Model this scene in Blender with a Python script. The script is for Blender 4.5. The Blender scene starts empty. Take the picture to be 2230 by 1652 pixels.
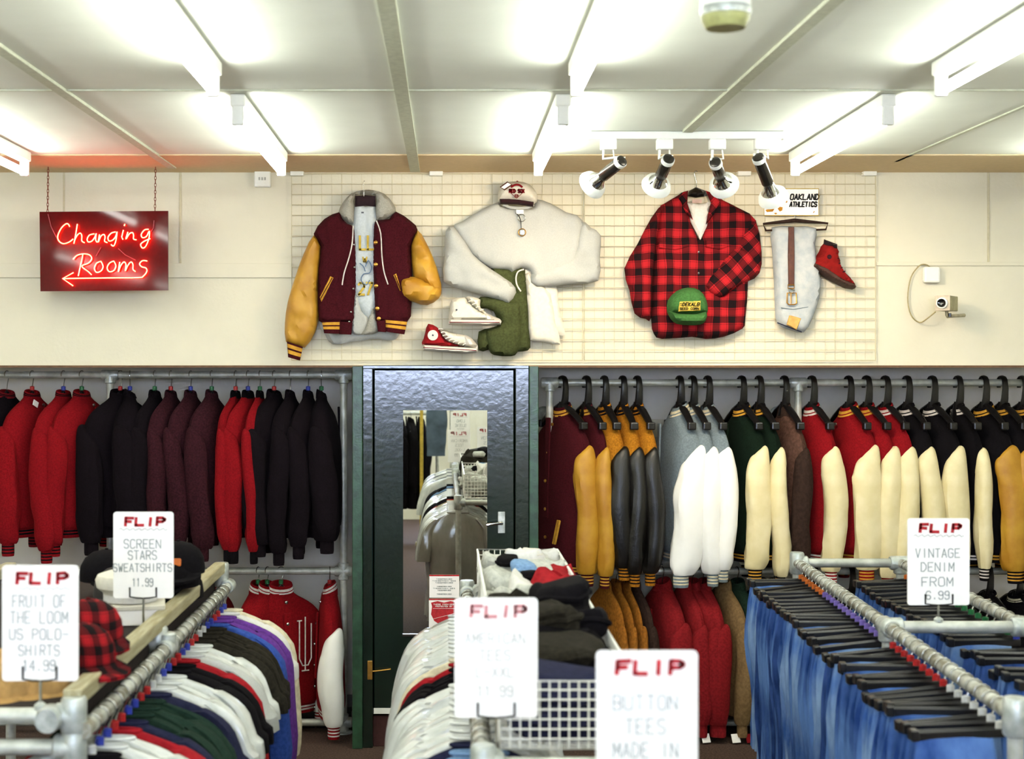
import bpy, bmesh, math, random
from mathutils import Vector, Matrix, noise, geometry

# ------------------------------------------------------------------ camera, world, exposure
C = bpy.context.scene.collection
SC = bpy.context.scene
H = 2.12            # lens height above the shop floor
F = 3100.0          # focal length in pixels of the 2230 px wide frame
VX, VY = 970.0, 800.0
DW = 7.95           # distance of the upper wall / door plane
DR = 8.27           # distance of the wall rails in the recess
DB = 8.78           # back of the recess
CZ = H + 427.0 * DW / F     # ceiling height

def P(px, py, d):
    return Vector(((px - VX) / F * d, d, H - (py - VY) / F * d))
def X(px, d): return (px - VX) / F * d
def Z(py, d): return H - (py - VY) / F * d

cam_d = bpy.data.cameras.new('camera')
cam = bpy.data.objects.new('camera', cam_d); C.objects.link(cam)
cam.location = (0, 0, H); cam.rotation_euler = (math.pi / 2, 0, 0)
cam_d.sensor_width = 36.0; cam_d.lens = F / 2230.0 * 36.0
cam_d.shift_x = (1115 - VX) / 2230.0; cam_d.shift_y = -(826 - VY) / 2230.0
cam_d.clip_start = 0.05
cam_d.dof.use_dof = True; cam_d.dof.focus_distance = 7.9; cam_d.dof.aperture_fstop = 3.3
SC.camera = cam
SC.view_settings.view_transform = 'Standard'; SC.view_settings.look = 'None'
SC.view_settings.gamma = 1.0; SC.view_settings.use_curve_mapping = False
SC.view_settings.exposure = 1.55
SC.cycles.use_denoising = True
SC.cycles.max_bounces = 7; SC.cycles.diffuse_bounces = 3; SC.cycles.glossy_bounces = 4
SC.cycles.sample_clamp_indirect = 6.0
TUBE_E = 13.0
SPOT_W = 14.0
NEON_E = 15.0
W = bpy.data.worlds.new('daylight'); SC.world = W; W.use_nodes = True
W.node_tree.nodes['Background'].inputs[0].default_value = (0.62, 0.72, 1.0, 1)
W.node_tree.nodes['Background'].inputs[1].default_value = 14.0
R = random.Random(7)

# ------------------------------------------------------------------ helpers: materials
def lin(h):
    h = h.lstrip('#'); o = []
    for i in (0, 2, 4):
        c = int(h[i:i + 2], 16) / 255.0
        o.append(c / 12.92 if c <= 0.04045 else ((c + 0.055) / 1.055) ** 2.4)
    return (o[0], o[1], o[2], 1.0)
MATS = {}
def mat(name, col, rough=0.85, metal=0.0, var=0.10, scale=40.0, bump=0.25, bscale=None, col2=None, spec=0.3, coat=0.0, sx=(1, 1, 1), dist=0.004, alb=0.72):
    """fabric-like principled surface: noise mottling between two tones and a noise bump"""
    if name in MATS: return MATS[name]
    m = bpy.data.materials.new(name); m.use_nodes = True; nt = m.node_tree; N = nt.nodes; L = nt.links
    b = N['Principled BSDF']; c = lin(col); c = (c[0] * alb, c[1] * alb, c[2] * alb, 1)
    b.inputs['Roughness'].default_value = rough; b.inputs['Metallic'].default_value = metal
    b.inputs['Specular IOR Level'].default_value = spec
    b.inputs['Coat Weight'].default_value = coat; b.inputs['Coat Roughness'].default_value = 0.12
    tc = N.new('ShaderNodeTexCoord'); mp = N.new('ShaderNodeMapping'); mp.inputs['Scale'].default_value = sx
    L.new(tc.outputs['Object'], mp.inputs['Vector'])
    n1 = N.new('ShaderNodeTexNoise'); n1.inputs['Scale'].default_value = scale; n1.inputs['Detail'].default_value = 5
    L.new(mp.outputs[0], n1.inputs['Vector'])
    rp = N.new('ShaderNodeValToRGB')
    c2 = tuple(x * alb for x in lin(col2)[:3]) + (1,) if col2 else tuple(max(0, x * (1 - 2 * var)) for x in c[:3]) + (1,)
    c1 = c if col2 else tuple(min(1, x * (1 + var)) for x in c[:3]) + (1,)
    rp.color_ramp.elements[0].position = 0.35; rp.color_ramp.elements[0].color = c2
    rp.color_ramp.elements[1].position = 0.65; rp.color_ramp.elements[1].color = c1
    L.new(n1.outputs['Fac'], rp.inputs['Fac']); L.new(rp.outputs['Color'], b.inputs['Base Color'])
    if bump > 0:
        n2 = N.new('ShaderNodeTexNoise'); n2.inputs['Scale'].default_value = bscale or scale * 4; n2.inputs['Detail'].default_value = 3
        L.new(mp.outputs[0], n2.inputs['Vector'])
        bp = N.new('ShaderNodeBump'); bp.inputs['Strength'].default_value = bump; bp.inputs['Distance'].default_value = dist
        L.new(n2.outputs['Fac'], bp.inputs['Height']); L.new(bp.outputs['Normal'], b.inputs['Normal'])
    MATS[name] = m; return m
def emit(name, col, strength):
    if name in MATS: return MATS[name]
    m = bpy.data.materials.new(name); m.use_nodes = True; b = m.node_tree.nodes['Principled BSDF']
    b.inputs['Base Color'].default_value = (0.8, 0.8, 0.8, 1)
    b.inputs['Emission Color'].default_value = col; b.inputs['Emission Strength'].default_value = strength
    MATS[name] = m; return m
def plaid(name, red, dark, cell, rot=0.0):
    """buffalo-type check woven from two crossing sets of dark bands with thin lines"""
    if name in MATS: return MATS[name]
    m = bpy.data.materials.new(name); m.use_nodes = True; nt = m.node_tree; N = nt.nodes; L = nt.links
    b = N['Principled BSDF']; b.inputs['Roughness'].default_value = 0.95; b.inputs['Specular IOR Level'].default_value = 0.1
    tc = N.new('ShaderNodeTexCoord'); mp = N.new('ShaderNodeMapping'); mp.inputs['Rotation'].default_value = (0, rot, 0)
    L.new(tc.outputs['Object'], mp.inputs['Vector'])
    nz = N.new('ShaderNodeTexNoise'); nz.inputs['Scale'].default_value = 6
    L.new(mp.outputs[0], nz.inputs['Vector'])
    mixv = N.new('ShaderNodeMixRGB'); mixv.inputs[0].default_value = 0.025
    L.new(mp.outputs[0], mixv.inputs[1]); L.new(nz.outputs['Color'], mixv.inputs[2])
    sp = N.new('ShaderNodeSeparateXYZ'); L.new(mixv.outputs[0], sp.inputs[0])
    def mth(op, a, bv=None):
        n = N.new('ShaderNodeMath'); n.operation = op
        for i, v in enumerate((a, bv)):
            if v is None: continue
            if isinstance(v, (int, float)): n.inputs[i].default_value = v
            else: L.new(v, n.inputs[i])
        return n.outputs[0]
    outs = []
    for ax in (0, 2):
        fr = mth('FRACT', mth('ADD', mth('DIVIDE', sp.outputs[ax], cell), 50.0))
        band = mth('LESS_THAN', fr, 0.46)
        tri = mth('ABSOLUTE', mth('SUBTRACT', fr, 0.71))
        line = mth('LESS_THAN', mth('ABSOLUTE', mth('SUBTRACT', tri, 0.19)), 0.025)
        outs.append(mth('ADD', mth('MULTIPLY', band, 0.5), mth('MULTIPLY', line, 0.25)))
    s = mth('ADD', outs[0], outs[1])
    rp = N.new('ShaderNodeValToRGB'); rp.color_ramp.elements[0].color = lin(red); rp.color_ramp.elements[1].color = lin(dark)
    e = rp.color_ramp.elements.new(0.5); r_, d_ = lin(red), lin(dark); e.color = tuple(r_[i] * 0.25 + d_[i] * 0.75 for i in range(3)) + (1,)
    L.new(s, rp.inputs['Fac']); L.new(rp.outputs['Color'], b.inputs['Base Color'])
    MATS[name] = m; return m

# ------------------------------------------------------------------ helpers: meshes
class MB:
    def __init__(self): self.v = []; self.f = []; self.mi = []
    def add(self, vs, fs, mi=0):
        b = len(self.v); self.v += [Vector(p) for p in vs]
        for f in fs: self.f.append([b + i for i in f]); self.mi.append(mi)
    def box(self, c, s, M=None, mi=0):
        c = Vector(c); h = [x / 2 for x in s]; vs = []
        for z in (-1, 1):
            for y in (-1, 1):
                for x in (-1, 1):
                    p = Vector((x * h[0], y * h[1], z * h[2]))
                    vs.append(c + (M @ p if M else p))
        self.add(vs, [(0, 2, 3, 1), (4, 5, 7, 6), (0, 1, 5, 4), (2, 6, 7, 3), (0, 4, 6, 2), (1, 3, 7, 5)], mi)
        return self
    def loft(self, rings, cap=(True, True), mis=None, closed=False):
        n = len(rings[0]); b = len(self.v)
        for r in rings: self.v += [Vector(p) for p in r]
        m = len(rings)
        for k in range(m if closed else m - 1):
            k2 = (k + 1) % m
            for i in range(n):
                j = (i + 1) % n
                self.f.append([b + k * n + i, b + k * n + j, b + k2 * n + j, b + k2 * n + i]); self.mi.append(mis[k] if mis else 0)
        if not closed:
            if cap[0]: self.f.append([b + i for i in range(n)][::-1]); self.mi.append(mis[0] if mis else 0)
            if cap[1]: self.f.append([b + (m - 1) * n + i for i in range(n)]); self.mi.append(mis[-1] if mis else 0)
        return self
    def tube(self, pts, r, n=8, closed=False, mi=0, flat=1.0, cap=True):
        pts = [Vector(p) for p in pts]; m = len(pts)
        rs = r if isinstance(r, (list, tuple)) else [r] * m
        rings = []; prev = None
        for i, p in enumerate(pts):
            a = pts[(i - 1) % m] if (i > 0 or closed) else p
            c = pts[(i + 1) % m] if (i < m - 1 or closed) else p
            t = (c - a)
            t = t.normalized() if t.length > 1e-9 else Vector((0, 0, 1))
            if prev is None:
                u = Vector((0, 1, 0)) if abs(t.y) < 0.9 else Vector((1, 0, 0))
            else: u = prev
            u = (u - t * u.dot(t)); u = u.normalized() if u.length > 1e-6 else t.orthogonal().normalized()
            prev = u; w = t.cross(u)
            rings.append([p + (u * math.cos(2 * math.pi * k / n) * flat + w * math.sin(2 * math.pi * k / n)) * rs[i] for k in range(n)])
        return self.loft(rings, (cap, cap), [mi] * m, closed)
    def lathe(self, prof, n=24, M=None, cap=(True, True), mis=None):
        M = M or Matrix.Identity(4)
        rings = [[M @ Vector((r * math.cos(2 * math.pi * k / n), r * math.sin(2 * math.pi * k / n), z)) for k in range(n)] for r, z in prof]
        return self.loft(rings, cap, mis)
    def build(self, name, ms, parent=None, smooth=True, world=False, bevel=0.0, angle=0.7):
        me = bpy.data.meshes.new(name)
        off = Vector((0, 0, 0)); q_ = parent
        while q_ is not None and world: off += Vector(q_.location); q_ = q_.parent
        me.from_pydata([p - off for p in self.v], [], self.f)
        ms = ms if isinstance(ms, (list, tuple)) else [ms]
        for m in ms: me.materials.append(m)
        for p, i in zip(me.polygons, self.mi): p.material_index = min(i, len(ms) - 1)
        bm = bmesh.new(); bm.from_mesh(me); bmesh.ops.recalc_face_normals(bm, faces=bm.faces)
        for e in bm.edges:
            if len(e.link_faces) == 2 and e.calc_face_angle(0) > angle: e.smooth = False
        for f in bm.faces: f.smooth = smooth
        bm.to_mesh(me); bm.free()
        o = bpy.data.objects.new(name, me); C.objects.link(o)
        if parent is not None: o.parent = parent
        if bevel > 0:
            md = o.modifiers.new('edge', 'BEVEL'); md.width = bevel; md.segments = 2; md.limit_method = 'ANGLE'
        return o
def thing(name, label, cat, loc=(0, 0, 0), rotz=0.0, group=None):
    o = bpy.data.objects.new(name, None); C.objects.link(o); o.empty_display_size = 0.05
    o.location = loc; o.rotation_euler = (0, 0, rotz); o['label'] = label; o['category'] = cat
    if group: o['group'] = group
    return o
def tag(o, label, cat, group=None):
    o['label'] = label; o['category'] = cat
    if group: o['group'] = group
    return o
def struct(o): o['kind'] = 'structure'; return o
def place(o, loc):
    """move a single-mesh thing's origin to loc, keeping its shape where it stands"""
    loc = Vector(loc); o.data.transform(Matrix.Translation(-loc)); o.location = loc; return o
ORD = ('first second third fourth fifth sixth seventh eighth ninth tenth eleventh twelfth thirteenth fourteenth fifteenth sixteenth seventeenth '
       'eighteenth nineteenth twentieth').split()
def nth(i):
    if i < 20: return ORD[i]
    t = ('twenty', 'thirty', 'forty', 'fifty')[(i + 1) // 10 - 2]; u = (i + 1) % 10
    return {'twenty': 'twentieth', 'thirty': 'thirtieth', 'forty': 'fortieth', 'fifty': 'fiftieth'}[t] if u == 0 else t + '-' + ORD[u - 1]
def cat_rom(pts, sub=4, closed=False):
    pts = [tuple(p) for p in pts]; n = len(pts); out = []
    for i in range(n if closed else n - 1):
        g = (lambda k: pts[k % n]) if closed else (lambda k: pts[max(0, min(n - 1, k))])
        p0, p1, p2, p3 = g(i - 1), g(i), g(i + 1), g(i + 2)
        for s in range(sub):
            t = s / sub
            out.append(tuple(0.5 * ((2 * b) + (c - a) * t + (2 * a - 5 * b + 4 * c - d) * t * t + (3 * b - a - 3 * c + d) * t ** 3) for a, b, c, d in zip(p0, p1, p2, p3)))
    if not closed: out.append(pts[-1])
    return out
def zoom(ox, oy, s):
    return lambda pts: [(ox + x / s, oy + y / s) for x, y in pts]
def puff(outline, d, thick, mb=None, R_=0.035, wr=0.004, fx=14.0, fz=5.0, ang=0.0, step=0.018, seed=0.0, smooth_sub=3, back=0.006, mi=0):
    """a cloth shape of real thickness lying against the display wall: outline (photo pixels at distance d) filled with a grid, domed and creased"""
    mb = mb or MB(); step = max(0.004, min(step, R_ * 0.55))
    o2 = cat_rom(outline, smooth_sub, True) if smooth_sub > 1 else outline
    o2 = [((x - VX) / F * d, H - (y - VY) / F * d) for x, y in o2]
    ring = []
    for i, p in enumerate(o2):
        q = o2[(i + 1) % len(o2)]; L = math.hypot(q[0] - p[0], q[1] - p[1]); k = max(1, int(L / step))
        for j in range(k): ring.append((p[0] + (q[0] - p[0]) * j / k, p[1] + (q[1] - p[1]) * j / k))
    segs = [(o2[i], o2[(i + 1) % len(o2)]) for i in range(len(o2))]
    def dist(x, z):
        m = 9.0
        for (ax, az), (bx, bz) in segs:
            dx, dz = bx - ax, bz - az; l2 = dx * dx + dz * dz
            t = 0 if l2 == 0 else max(0, min(1, ((x - ax) * dx + (z - az) * dz) / l2))
            e = (ax + dx * t - x) ** 2 + (az + dz * t - z) ** 2
            if e < m: m = e
        return math.sqrt(m)
    def inside(x, z):
        c = False
        for (ax, az), (bx, bz) in segs:
            if (az > z) != (bz > z) and x < (bx - ax) * (z - az) / (bz - az) + ax: c = not c
        return c
    x0 = min(p[0] for p in ring); x1 = max(p[0] for p in ring); z0 = min(p[1] for p in ring); z1 = max(p[1] for p in ring)
    pts = [Vector(p) for p in ring]; nb = len(pts); row = 0; z = z0 + step / 2
    while z < z1:
        x = x0 + (step / 2 if row % 2 else 0)
        while x < x1:
            if inside(x, z) and dist(x, z) > step * 0.45: pts.append(Vector((x, z)))
            x += step
        z += step * 0.87; row += 1
    try:
        vs, es, fs, ov, oe, of = geometry.delaunay_2d_cdt(pts, [], [list(range(nb))], 1, 1e-6)
    except Exception:
        return mb
    ca, sa = math.cos(ang), math.sin(ang); base = len(mb.v)
    for q in vs:
        t = min(1.0, dist(q.x, q.y) / R_); g = math.sqrt(max(0.0, 1 - (1 - t) ** 2))
        u = q.x * ca + q.y * sa; w = -q.x * sa + q.y * ca
        wn = noise.noise(Vector((u * fx, w * fz, seed))) + 0.5 * noise.noise(Vector((u * fx * 2.3, w * fz * 2.3, seed + 9)))
        mb.v.append(Vector((q.x, d - g * (thick + wr * wn * 2.2), q.y)))
    nv = len(vs)
    for q in vs: mb.v.append(Vector((q.x, d + (back if dist(q.x, q.y) > step * 0.3 else 0), q.y)))
    used = {}
    for f in fs:
        mb.f.append([base + i for i in f]); mb.mi.append(mi)
        mb.f.append([base + nv + i for i in f[::-1]]); mb.mi.append(mi)
        for a, b in zip(f, list(f[1:]) + [f[0]]): used[(a, b)] = used.get((a, b), 0) + 1
    for (a, b) in list(used):
        if (b, a) not in used: mb.f.append([base + a, base + nv + a, base + nv + b, base + b]); mb.mi.append(mi)
    return mb
def ell(cx, cy, z, a, b, n=20, ex=2.0, nz=None, tilt=0.0, ty=0.0):
    out = []
    for k in range(n):
        t = 2 * math.pi * k / n; c, s = math.cos(t), math.sin(t)
        x = a * math.copysign(abs(c) ** (2 / ex), c); y = b * math.copysign(abs(s) ** (2 / ex), s)
        if nz:
            amp, fr, fz, sd = nz; w = 1 + amp * noise.noise(Vector((c * fr, s * fr, z * fz + sd))) + amp * 0.6 * noise.noise(Vector((c * fr * 3, s * fr * 3, z * fz * 0.5 + sd + 5)))
            x *= 1 + (w - 1) * 0.35; y *= w
        out.append((cx + x, cy + y, z + tilt * x + ty * y))
    return out
def interp(tab, k=4): return cat_rom(tab, k)
# hand lettering: polylines on a 4 x 6 grid
GL = {'A': '00 26 40|12 32', 'B': '00 06 36 45 44 33 03|33 42 41 30 00', 'C': '45 36 16 05 01 10 30 41', 'D': '00 06 26 44 42 20 00', 'E': '40 00 06 46|03 33',
      'F': '00 06 46|03 33', 'G': '45 36 16 05 01 10 30 41 43 23', 'H': '00 06|40 46|03 43', 'I': '20 26', 'K': '00 06|46 03 40', 'L': '06 00 40', 'M': '00 06 22 46 40',
      'N': '00 06 40 46', 'O': '16 05 01 10 30 41 45 36 16', 'P': '00 06 36 45 44 33 03', 'R': '00 06 36 45 44 33 03|23 40', 'S': '45 36 16 05 04 13 33 42 41 30 10 01',
      'T': '20 26|06 46', 'U': '06 01 10 30 41 46', 'V': '06 20 46', 'W': '06 10 24 30 46', 'X': '00 46|06 40', 'Y': '06 23 46|23 20', '-': '03 43', '.': '20 21', '1': '15 26 20',
      '2': '05 16 36 45 44 00 40', '4': '30 36 02 42', '6': '45 36 16 05 01 10 30 41 42 33 13 02', '7': '06 46 10', '9': '01 10 30 41 45 36 16 05 04 13 33 44', ' ': ''}
def strokes(mb, text, o, w, h, r, ux, uz, nrm, mi=0, slant=0.0, jit=0.0):
    """text drawn as thin strokes standing 1 mm proud of a surface; o lower-left corner, w total width, h letter height"""
    ux, uz, nrm = Vector(ux), Vector(uz), Vector(nrm); n = len(text); cw = w / n
    for i, ch in enumerate(text):
        for pl in GL.get(ch, '').split('|'):
            q = [(int(s[0]) / 4, int(s[1]) / 6) for s in pl.split()]
            if len(q) < 2: continue
            q = [(x + jit * R.uniform(-1, 1), y + jit * R.uniform(-1, 1)) for x, y in q]
            for a, b in zip(q, q[1:]):
                pa = o + ux * (i * cw + (a[0] * 0.7 + slant * a[1]) * cw) + uz * (a[1] * h); pb = o + ux * (i * cw + (b[0] * 0.7 + slant * b[1]) * cw) + uz * (b[1] * h)
                t = pb - pa
                if t.length < 1e-6: continue
                t = t.normalized(); s = t.cross(nrm) * r; pa2 = pa - t * r * 0.6; pb2 = pb + t * r * 0.6
                vs = [pa2 - s, pa2 + s, pb2 + s, pb2 - s]
                mb.add([v + nrm * 0.0012 for v in vs] + [v for v in vs], [(0, 1, 2, 3), (4, 7, 6, 5), (0, 4, 5, 1), (1, 5, 6, 2), (2, 6, 7, 3), (3, 7, 4, 0)], mi)
    return mb

# ------------------------------------------------------------------ materials
M_wall = mat('cream_paint', '#efe8d0', 0.7, var=0.008, scale=9, bump=0.2, bscale=55, dist=0.005, alb=0.77)
M_ceil = mat('ceiling_paint', '#f3f6ea', 0.75, var=0.01, scale=5, bump=0.12, bscale=40, alb=0.97)
M_seam = mat('seam_paint', '#e2d8b6', 0.8, var=0.04, bump=0)
M_batten = mat('ceiling_batten_paint', '#d9dcc4', 0.75, var=0.05, bump=0.1, alb=0.85)
M_recess = mat('recess_paint', '#e6e1d6', 0.85, var=0.015, alb=0.92, scale=12, bump=0.15)
M_floor = mat('brown_carpet', '#5b463c', 0.95, var=0.25, scale=90, bump=0.6)
M_edge = mat('brown_lip', '#7a5b43', 0.7, bump=0)
M_green = mat('gloss_green_paint', '#14251d', 0.16, var=0.12, scale=5, bump=0.3, bscale=28, spec=0.6, coat=0.3, dist=0.003)
M_greenedge = mat('worn_green_paint', '#2f5139', 0.3, var=0.2, scale=20, bump=0.2, spec=0.5)
M_pipe = mat('galvanised_pipe', '#d3d6cc', 0.42, alb=0.85, metal=0.35, col2='#a8aaa0', scale=14, bump=0.2, bscale=60, spec=0.5)
M_pipe_worn = mat('worn_galvanised_pipe', '#e6e9e0', 0.45, metal=0.3, col2='#7d765f', scale=22, bump=0.4, bscale=50, spec=0.5)
M_fit = mat('cast_pipe_fitting', '#cfd4ce', 0.4, alb=0.85, metal=0.4, col2='#a2a8a2', scale=30, bump=0.3, spec=0.5)
M_steel = mat('bright_wire', '#c9c9c4', 0.25, metal=0.9, bump=0)
M_chrome = mat('polished_chrome', '#e4e4e0', 0.1, metal=1.0, var=0.02, bump=0)
M_black = mat('black_plastic', '#141213', 0.28, var=0.2, bump=0.1, spec=0.5)
M_white = mat('white_plastic', '#eeeee6', 0.4, var=0.01, bump=0, alb=0.9)
M_card = mat('white_card', '#f6f3ef', 0.6, var=0.005, bump=0, alb=0.97)
M_redink = mat('red_marker_ink', '#cf3038', 0.8, var=0.15, scale=60, bump=0)
M_pinkink = mat('overexposed_red_ink', '#e8a0a2', 0.8, var=0.10, scale=60, bump=0)  # red ink paled to pink, overexposure put into the colour
M_pen = mat('grey_pen_ink', '#a3acaa', 0.8, var=0.1, bump=0)
M_penpale = mat('pale_pen_ink', '#b3bab8', 0.8, var=0.1, bump=0)
M_penfaint = mat('overexposed_pen_ink', '#dcdcd6', 0.8, var=0.05, bump=0)  # nearly white pen, the card's overexposure is painted into this tone
M_wood = mat('pale_timber', '#bdb594', 0.55, col2='#a0966f', scale=12, sx=(6, 0.6, 6), bump=0.2)
M_grid = mat('cream_wire', '#e4d9b4', 0.5, var=0.05, bump=0)
M_beadR = mat('red_bead', '#c42a2a', 0.35, bump=0); M_beadB = mat('blue_bead', '#3a49b8', 0.35, bump=0)
M_beadW = mat('white_bead', '#dfe0dd', 0.35, bump=0); M_beadG = mat('green_bead', '#2f7f4c', 0.35, bump=0)
M_beadO = mat('orange_bead', '#d9702a', 0.35, bump=0); M_beadP = mat('purple_bead', '#8d78cf', 0.35, bump=0)
M_maroon = mat('maroon_wool', '#47121a', 0.95, var=0.15, scale=120, bump=0.4, spec=0.1)
M_mustard = mat('mustard_leather', '#d8a434', 0.5, col2='#bd8420', scale=9, bump=0.35, bscale=45, spec=0.4)
M_goldrib = mat('gold_rib', '#e0a63c', 0.9, bump=0.3, spec=0.1)
M_red = mat('red_wool', '#92121a', 0.95, var=0.12, scale=120, bump=0.4, spec=0.1)
M_redd = mat('dark_red_wool', '#8c1a22', 0.95, var=0.12, scale=120, bump=0.4, spec=0.1)
M_navy = mat('black_navy_wool', '#150e14', 0.95, var=0.2, scale=100, bump=0.4, spec=0.1)
M_plum = mat('dark_plum_wool', '#3b1a22', 0.95, var=0.2, scale=100, bump=0.4, spec=0.1)
M_blackw = mat('black_wool', '#110e12', 0.95, var=0.2, scale=100, bump=0.4, spec=0.1)
M_blackl = mat('black_leather', '#100d0a', 0.4, var=0.3, scale=14, bump=0.4, bscale=60, spec=0.5)
M_ochre = mat('ochre_wool', '#b9781f', 0.95, var=0.15, scale=100, bump=0.4, spec=0.1)
M_bluegrey = mat('blue_grey_wool', '#7d8b93', 0.95, var=0.1, scale=100, bump=0.4, spec=0.1)
M_whitel = mat('white_leather', '#f0f0ea', 0.5, alb=0.95, var=0.02, scale=9, bump=0.2, bscale=40, spec=0.4)
M_creaml = mat('cream_leather', '#f2e6bc', 0.5, alb=0.85, col2='#e4d6a4', scale=9, bump=0.3, bscale=40, spec=0.4)
M_dgreen = mat('dark_green_wool', '#0f1f15', 0.95, var=0.15, scale=100, bump=0.4, spec=0.1)
M_brown = mat('brown_suede', '#5d4238', 0.95, var=0.15, scale=60, bump=0.4, spec=0.1)
M_dbrown = mat('dark_brown_suede', '#3a2a24', 0.9, var=0.15, scale=60, bump=0.4, spec=0.1)
M_tan = mat('tan_suede', '#a86a26', 0.9, var=0.15, scale=60, bump=0.4, spec=0.1)
M_khaki = mat('khaki_cloth', '#8a6f4c', 0.9, var=0.12, scale=60, bump=0.4, spec=0.1)
M_crimson = mat('crimson_cloth', '#8f1f24', 0.95, var=0.12, scale=80, bump=0.4, spec=0.1)
M_creamrib = mat('cream_rib', '#eadfbe', 0.9, bump=0.3, spec=0.1)
M_whiterib = mat('white_rib', '#efe6df', 0.9, bump=0.3, spec=0.1)
M_brass = mat('brass', '#d7a04a', 0.3, metal=0.8, bump=0)
M_greyj = mat('grey_marl_jersey', '#cdcfc9', 0.95, alb=0.66, var=0.03, scale=160, bump=0.25, spec=0.1)
M_greyd = mat('grey_hood_jersey', '#b3b0a4', 0.95, var=0.08, scale=160, bump=0.25, spec=0.1)
M_tee = mat('white_jersey', '#ebe9e3', 0.95, var=0.03, scale=90, bump=0.2, spec=0.1)
M_teeblue = mat('pale_blue_jersey', '#d5dde0', 0.95, var=0.04, scale=90, bump=0.2, spec=0.1)
M_olive = mat('olive_twill', '#4b5230', 0.95, var=0.12, scale=90, bump=0.3, spec=0.1)
M_twill = mat('white_twill', '#eee9d9', 0.9, var=0.03, scale=60, bump=0.2, spec=0.1)
M_canvasr = mat('red_canvas', '#a81e26', 0.9, bump=0.2, spec=0.1)
M_rubber = mat('white_rubber', '#efe9df', 0.5, var=0.02, bump=0)
M_pale = mat('pale_bleached_denim', '#c7cccd', 0.95, col2='#b3bcc2', scale=25, bump=0.3, spec=0.1)
M_denim = mat('blue_denim', '#6a92d2', 0.95, col2='#294788', scale=8, bump=0.4, bscale=120, spec=0.1, sx=(1, 1, 0.5))
M_denim2 = mat('faded_blue_denim', '#9dbde6', 0.95, col2='#4068ae', scale=9, bump=0.4, bscale=120, spec=0.1, sx=(1, 1, 0.5))
M_denim3 = mat('dark_blue_denim', '#4666ac', 0.95, col2='#22386e', scale=12, bump=0.4, bscale=120, spec=0.1, sx=(1, 1, 0.5))
M_leathr = mat('brown_leather', '#5d3426', 0.45, bump=0.2)
M_capgreen = mat('green_cap_cloth', '#42713c', 0.9, var=0.1, scale=90, bump=0.3, spec=0.1)
M_yellow = mat('yellow_patch', '#d8b84a', 0.8, bump=0.2)
M_purple = mat('purple_jersey', '#6d3d97', 0.95, var=0.1, scale=80, bump=0.3, spec=0.1)
M_blue = mat('blue_jersey', '#3b58a8', 0.95, var=0.1, scale=80, bump=0.3, spec=0.1)
M_lblue = mat('light_blue_jersey', '#86a9d2', 0.95, var=0.1, scale=80, bump=0.3, spec=0.1)
M_olivek = mat('black_olive_jersey', '#2b271f', 0.95, var=0.2, scale=80, bump=0.3, spec=0.1)
M_pgreen = mat('bottle_green_jersey', '#22372c', 0.95, var=0.12, scale=80, bump=0.3, spec=0.1)
M_poly = mat('white_jersey_in_clear_wrap', '#e8e9e2', 0.4, col2='#c9cdc6', scale=14, bump=0.7, bscale=22, spec=0.5, coat=0.5, sx=(1, 1, 0.5), dist=0.01)
M_polyg = mat('grey_jersey_in_clear_wrap', '#a9a79d', 0.4, col2='#98968c', scale=14, bump=0.5, bscale=18, spec=0.5, coat=0.6, sx=(1, 1, 0.5), dist=0.01)
M_navyj = mat('navy_jersey', '#282a44', 0.95, var=0.12, scale=80, bump=0.3, spec=0.1)
M_sock = mat('pale_grey_knit', '#cfd0c6', 0.95, var=0.1, scale=50, bump=0.4, spec=0.1)
M_dk = mat('dark_red_acrylic', '#5a060a', 0.06, var=0.05, bump=0, spec=0.22)
M_rust = mat('rusty_chain', '#8a4a33', 0.6, metal=0.3, bump=0)
PL = plaid('red_black_check', '#9a1c22', '#150b0e', 0.084)
PLR = plaid('red_black_check_turned', '#9a1c22', '#150b0e', 0.084, 0.75)
PLc = plaid('red_black_check_small', '#8c161c', '#120a0c', 0.05)

# ------------------------------------------------------------------ the room
XL, XR, YB = -4.3, 4.3, -4.0
DY0 = X(768, DW); DX1 = X(1172, DW)      # door surround, left and right
BZ = Z(800, DW)                          # underside of the upper wall
def slab(name, a, b, m):
    c = [(a[i] + b[i]) / 2 for i in range(3)]; s = [abs(b[i] - a[i]) for i in range(3)]
    return struct(MB().box(c, s).build(name, m, smooth=False))
slab('floor', (XL, YB, -0.1), (XR, DB + 0.1, 0), M_floor)
slab('ceiling', (XL, YB, CZ), (XR, DB + 0.1, CZ + 0.1), M_ceil)
slab('wall_left', (XL - 0.1, YB, 0), (XL, DB + 0.1, CZ), M_wall)
slab('wall_right', (XR, YB, 0), (XR + 0.1, DB + 0.1, CZ), M_wall)
slab('wall_upper', (XL, DW, BZ), (XR, DB, CZ), M_wall)
slab('wall_back', (XL, DB, 0), (XR, DB + 0.1, BZ), M_recess)
slab('wall_centre', (DY0 + 0.03, DW + 0.10, 0), (DX1 - 0.03, DB, BZ), M_recess)
wb = MB()      # street wall behind the camera with a high shop window
wb.box(((XL + XR) / 2, YB - 0.05, 1.01), (XR - XL, 0.1, 2.02)); wb.box(((XL + XR) / 2, YB - 0.05, (CZ + 2.95) / 2), (XR - XL, 0.1, CZ - 2.95))
wb.box((XL + 1.2, YB - 0.05, 2.375), (2.4, 0.1, 1.15)); wb.box((XR - 1.2, YB - 0.05, 2.375), (2.4, 0.1, 1.15))
struct(wb.build('wall_front', M_wall, smooth=False))
wf = MB()
for a in (-1.9, -0.63, 0.63, 1.9): wf.box((a, YB - 0.05, 2.485), (0.05, 0.06, 0.93))
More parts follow.
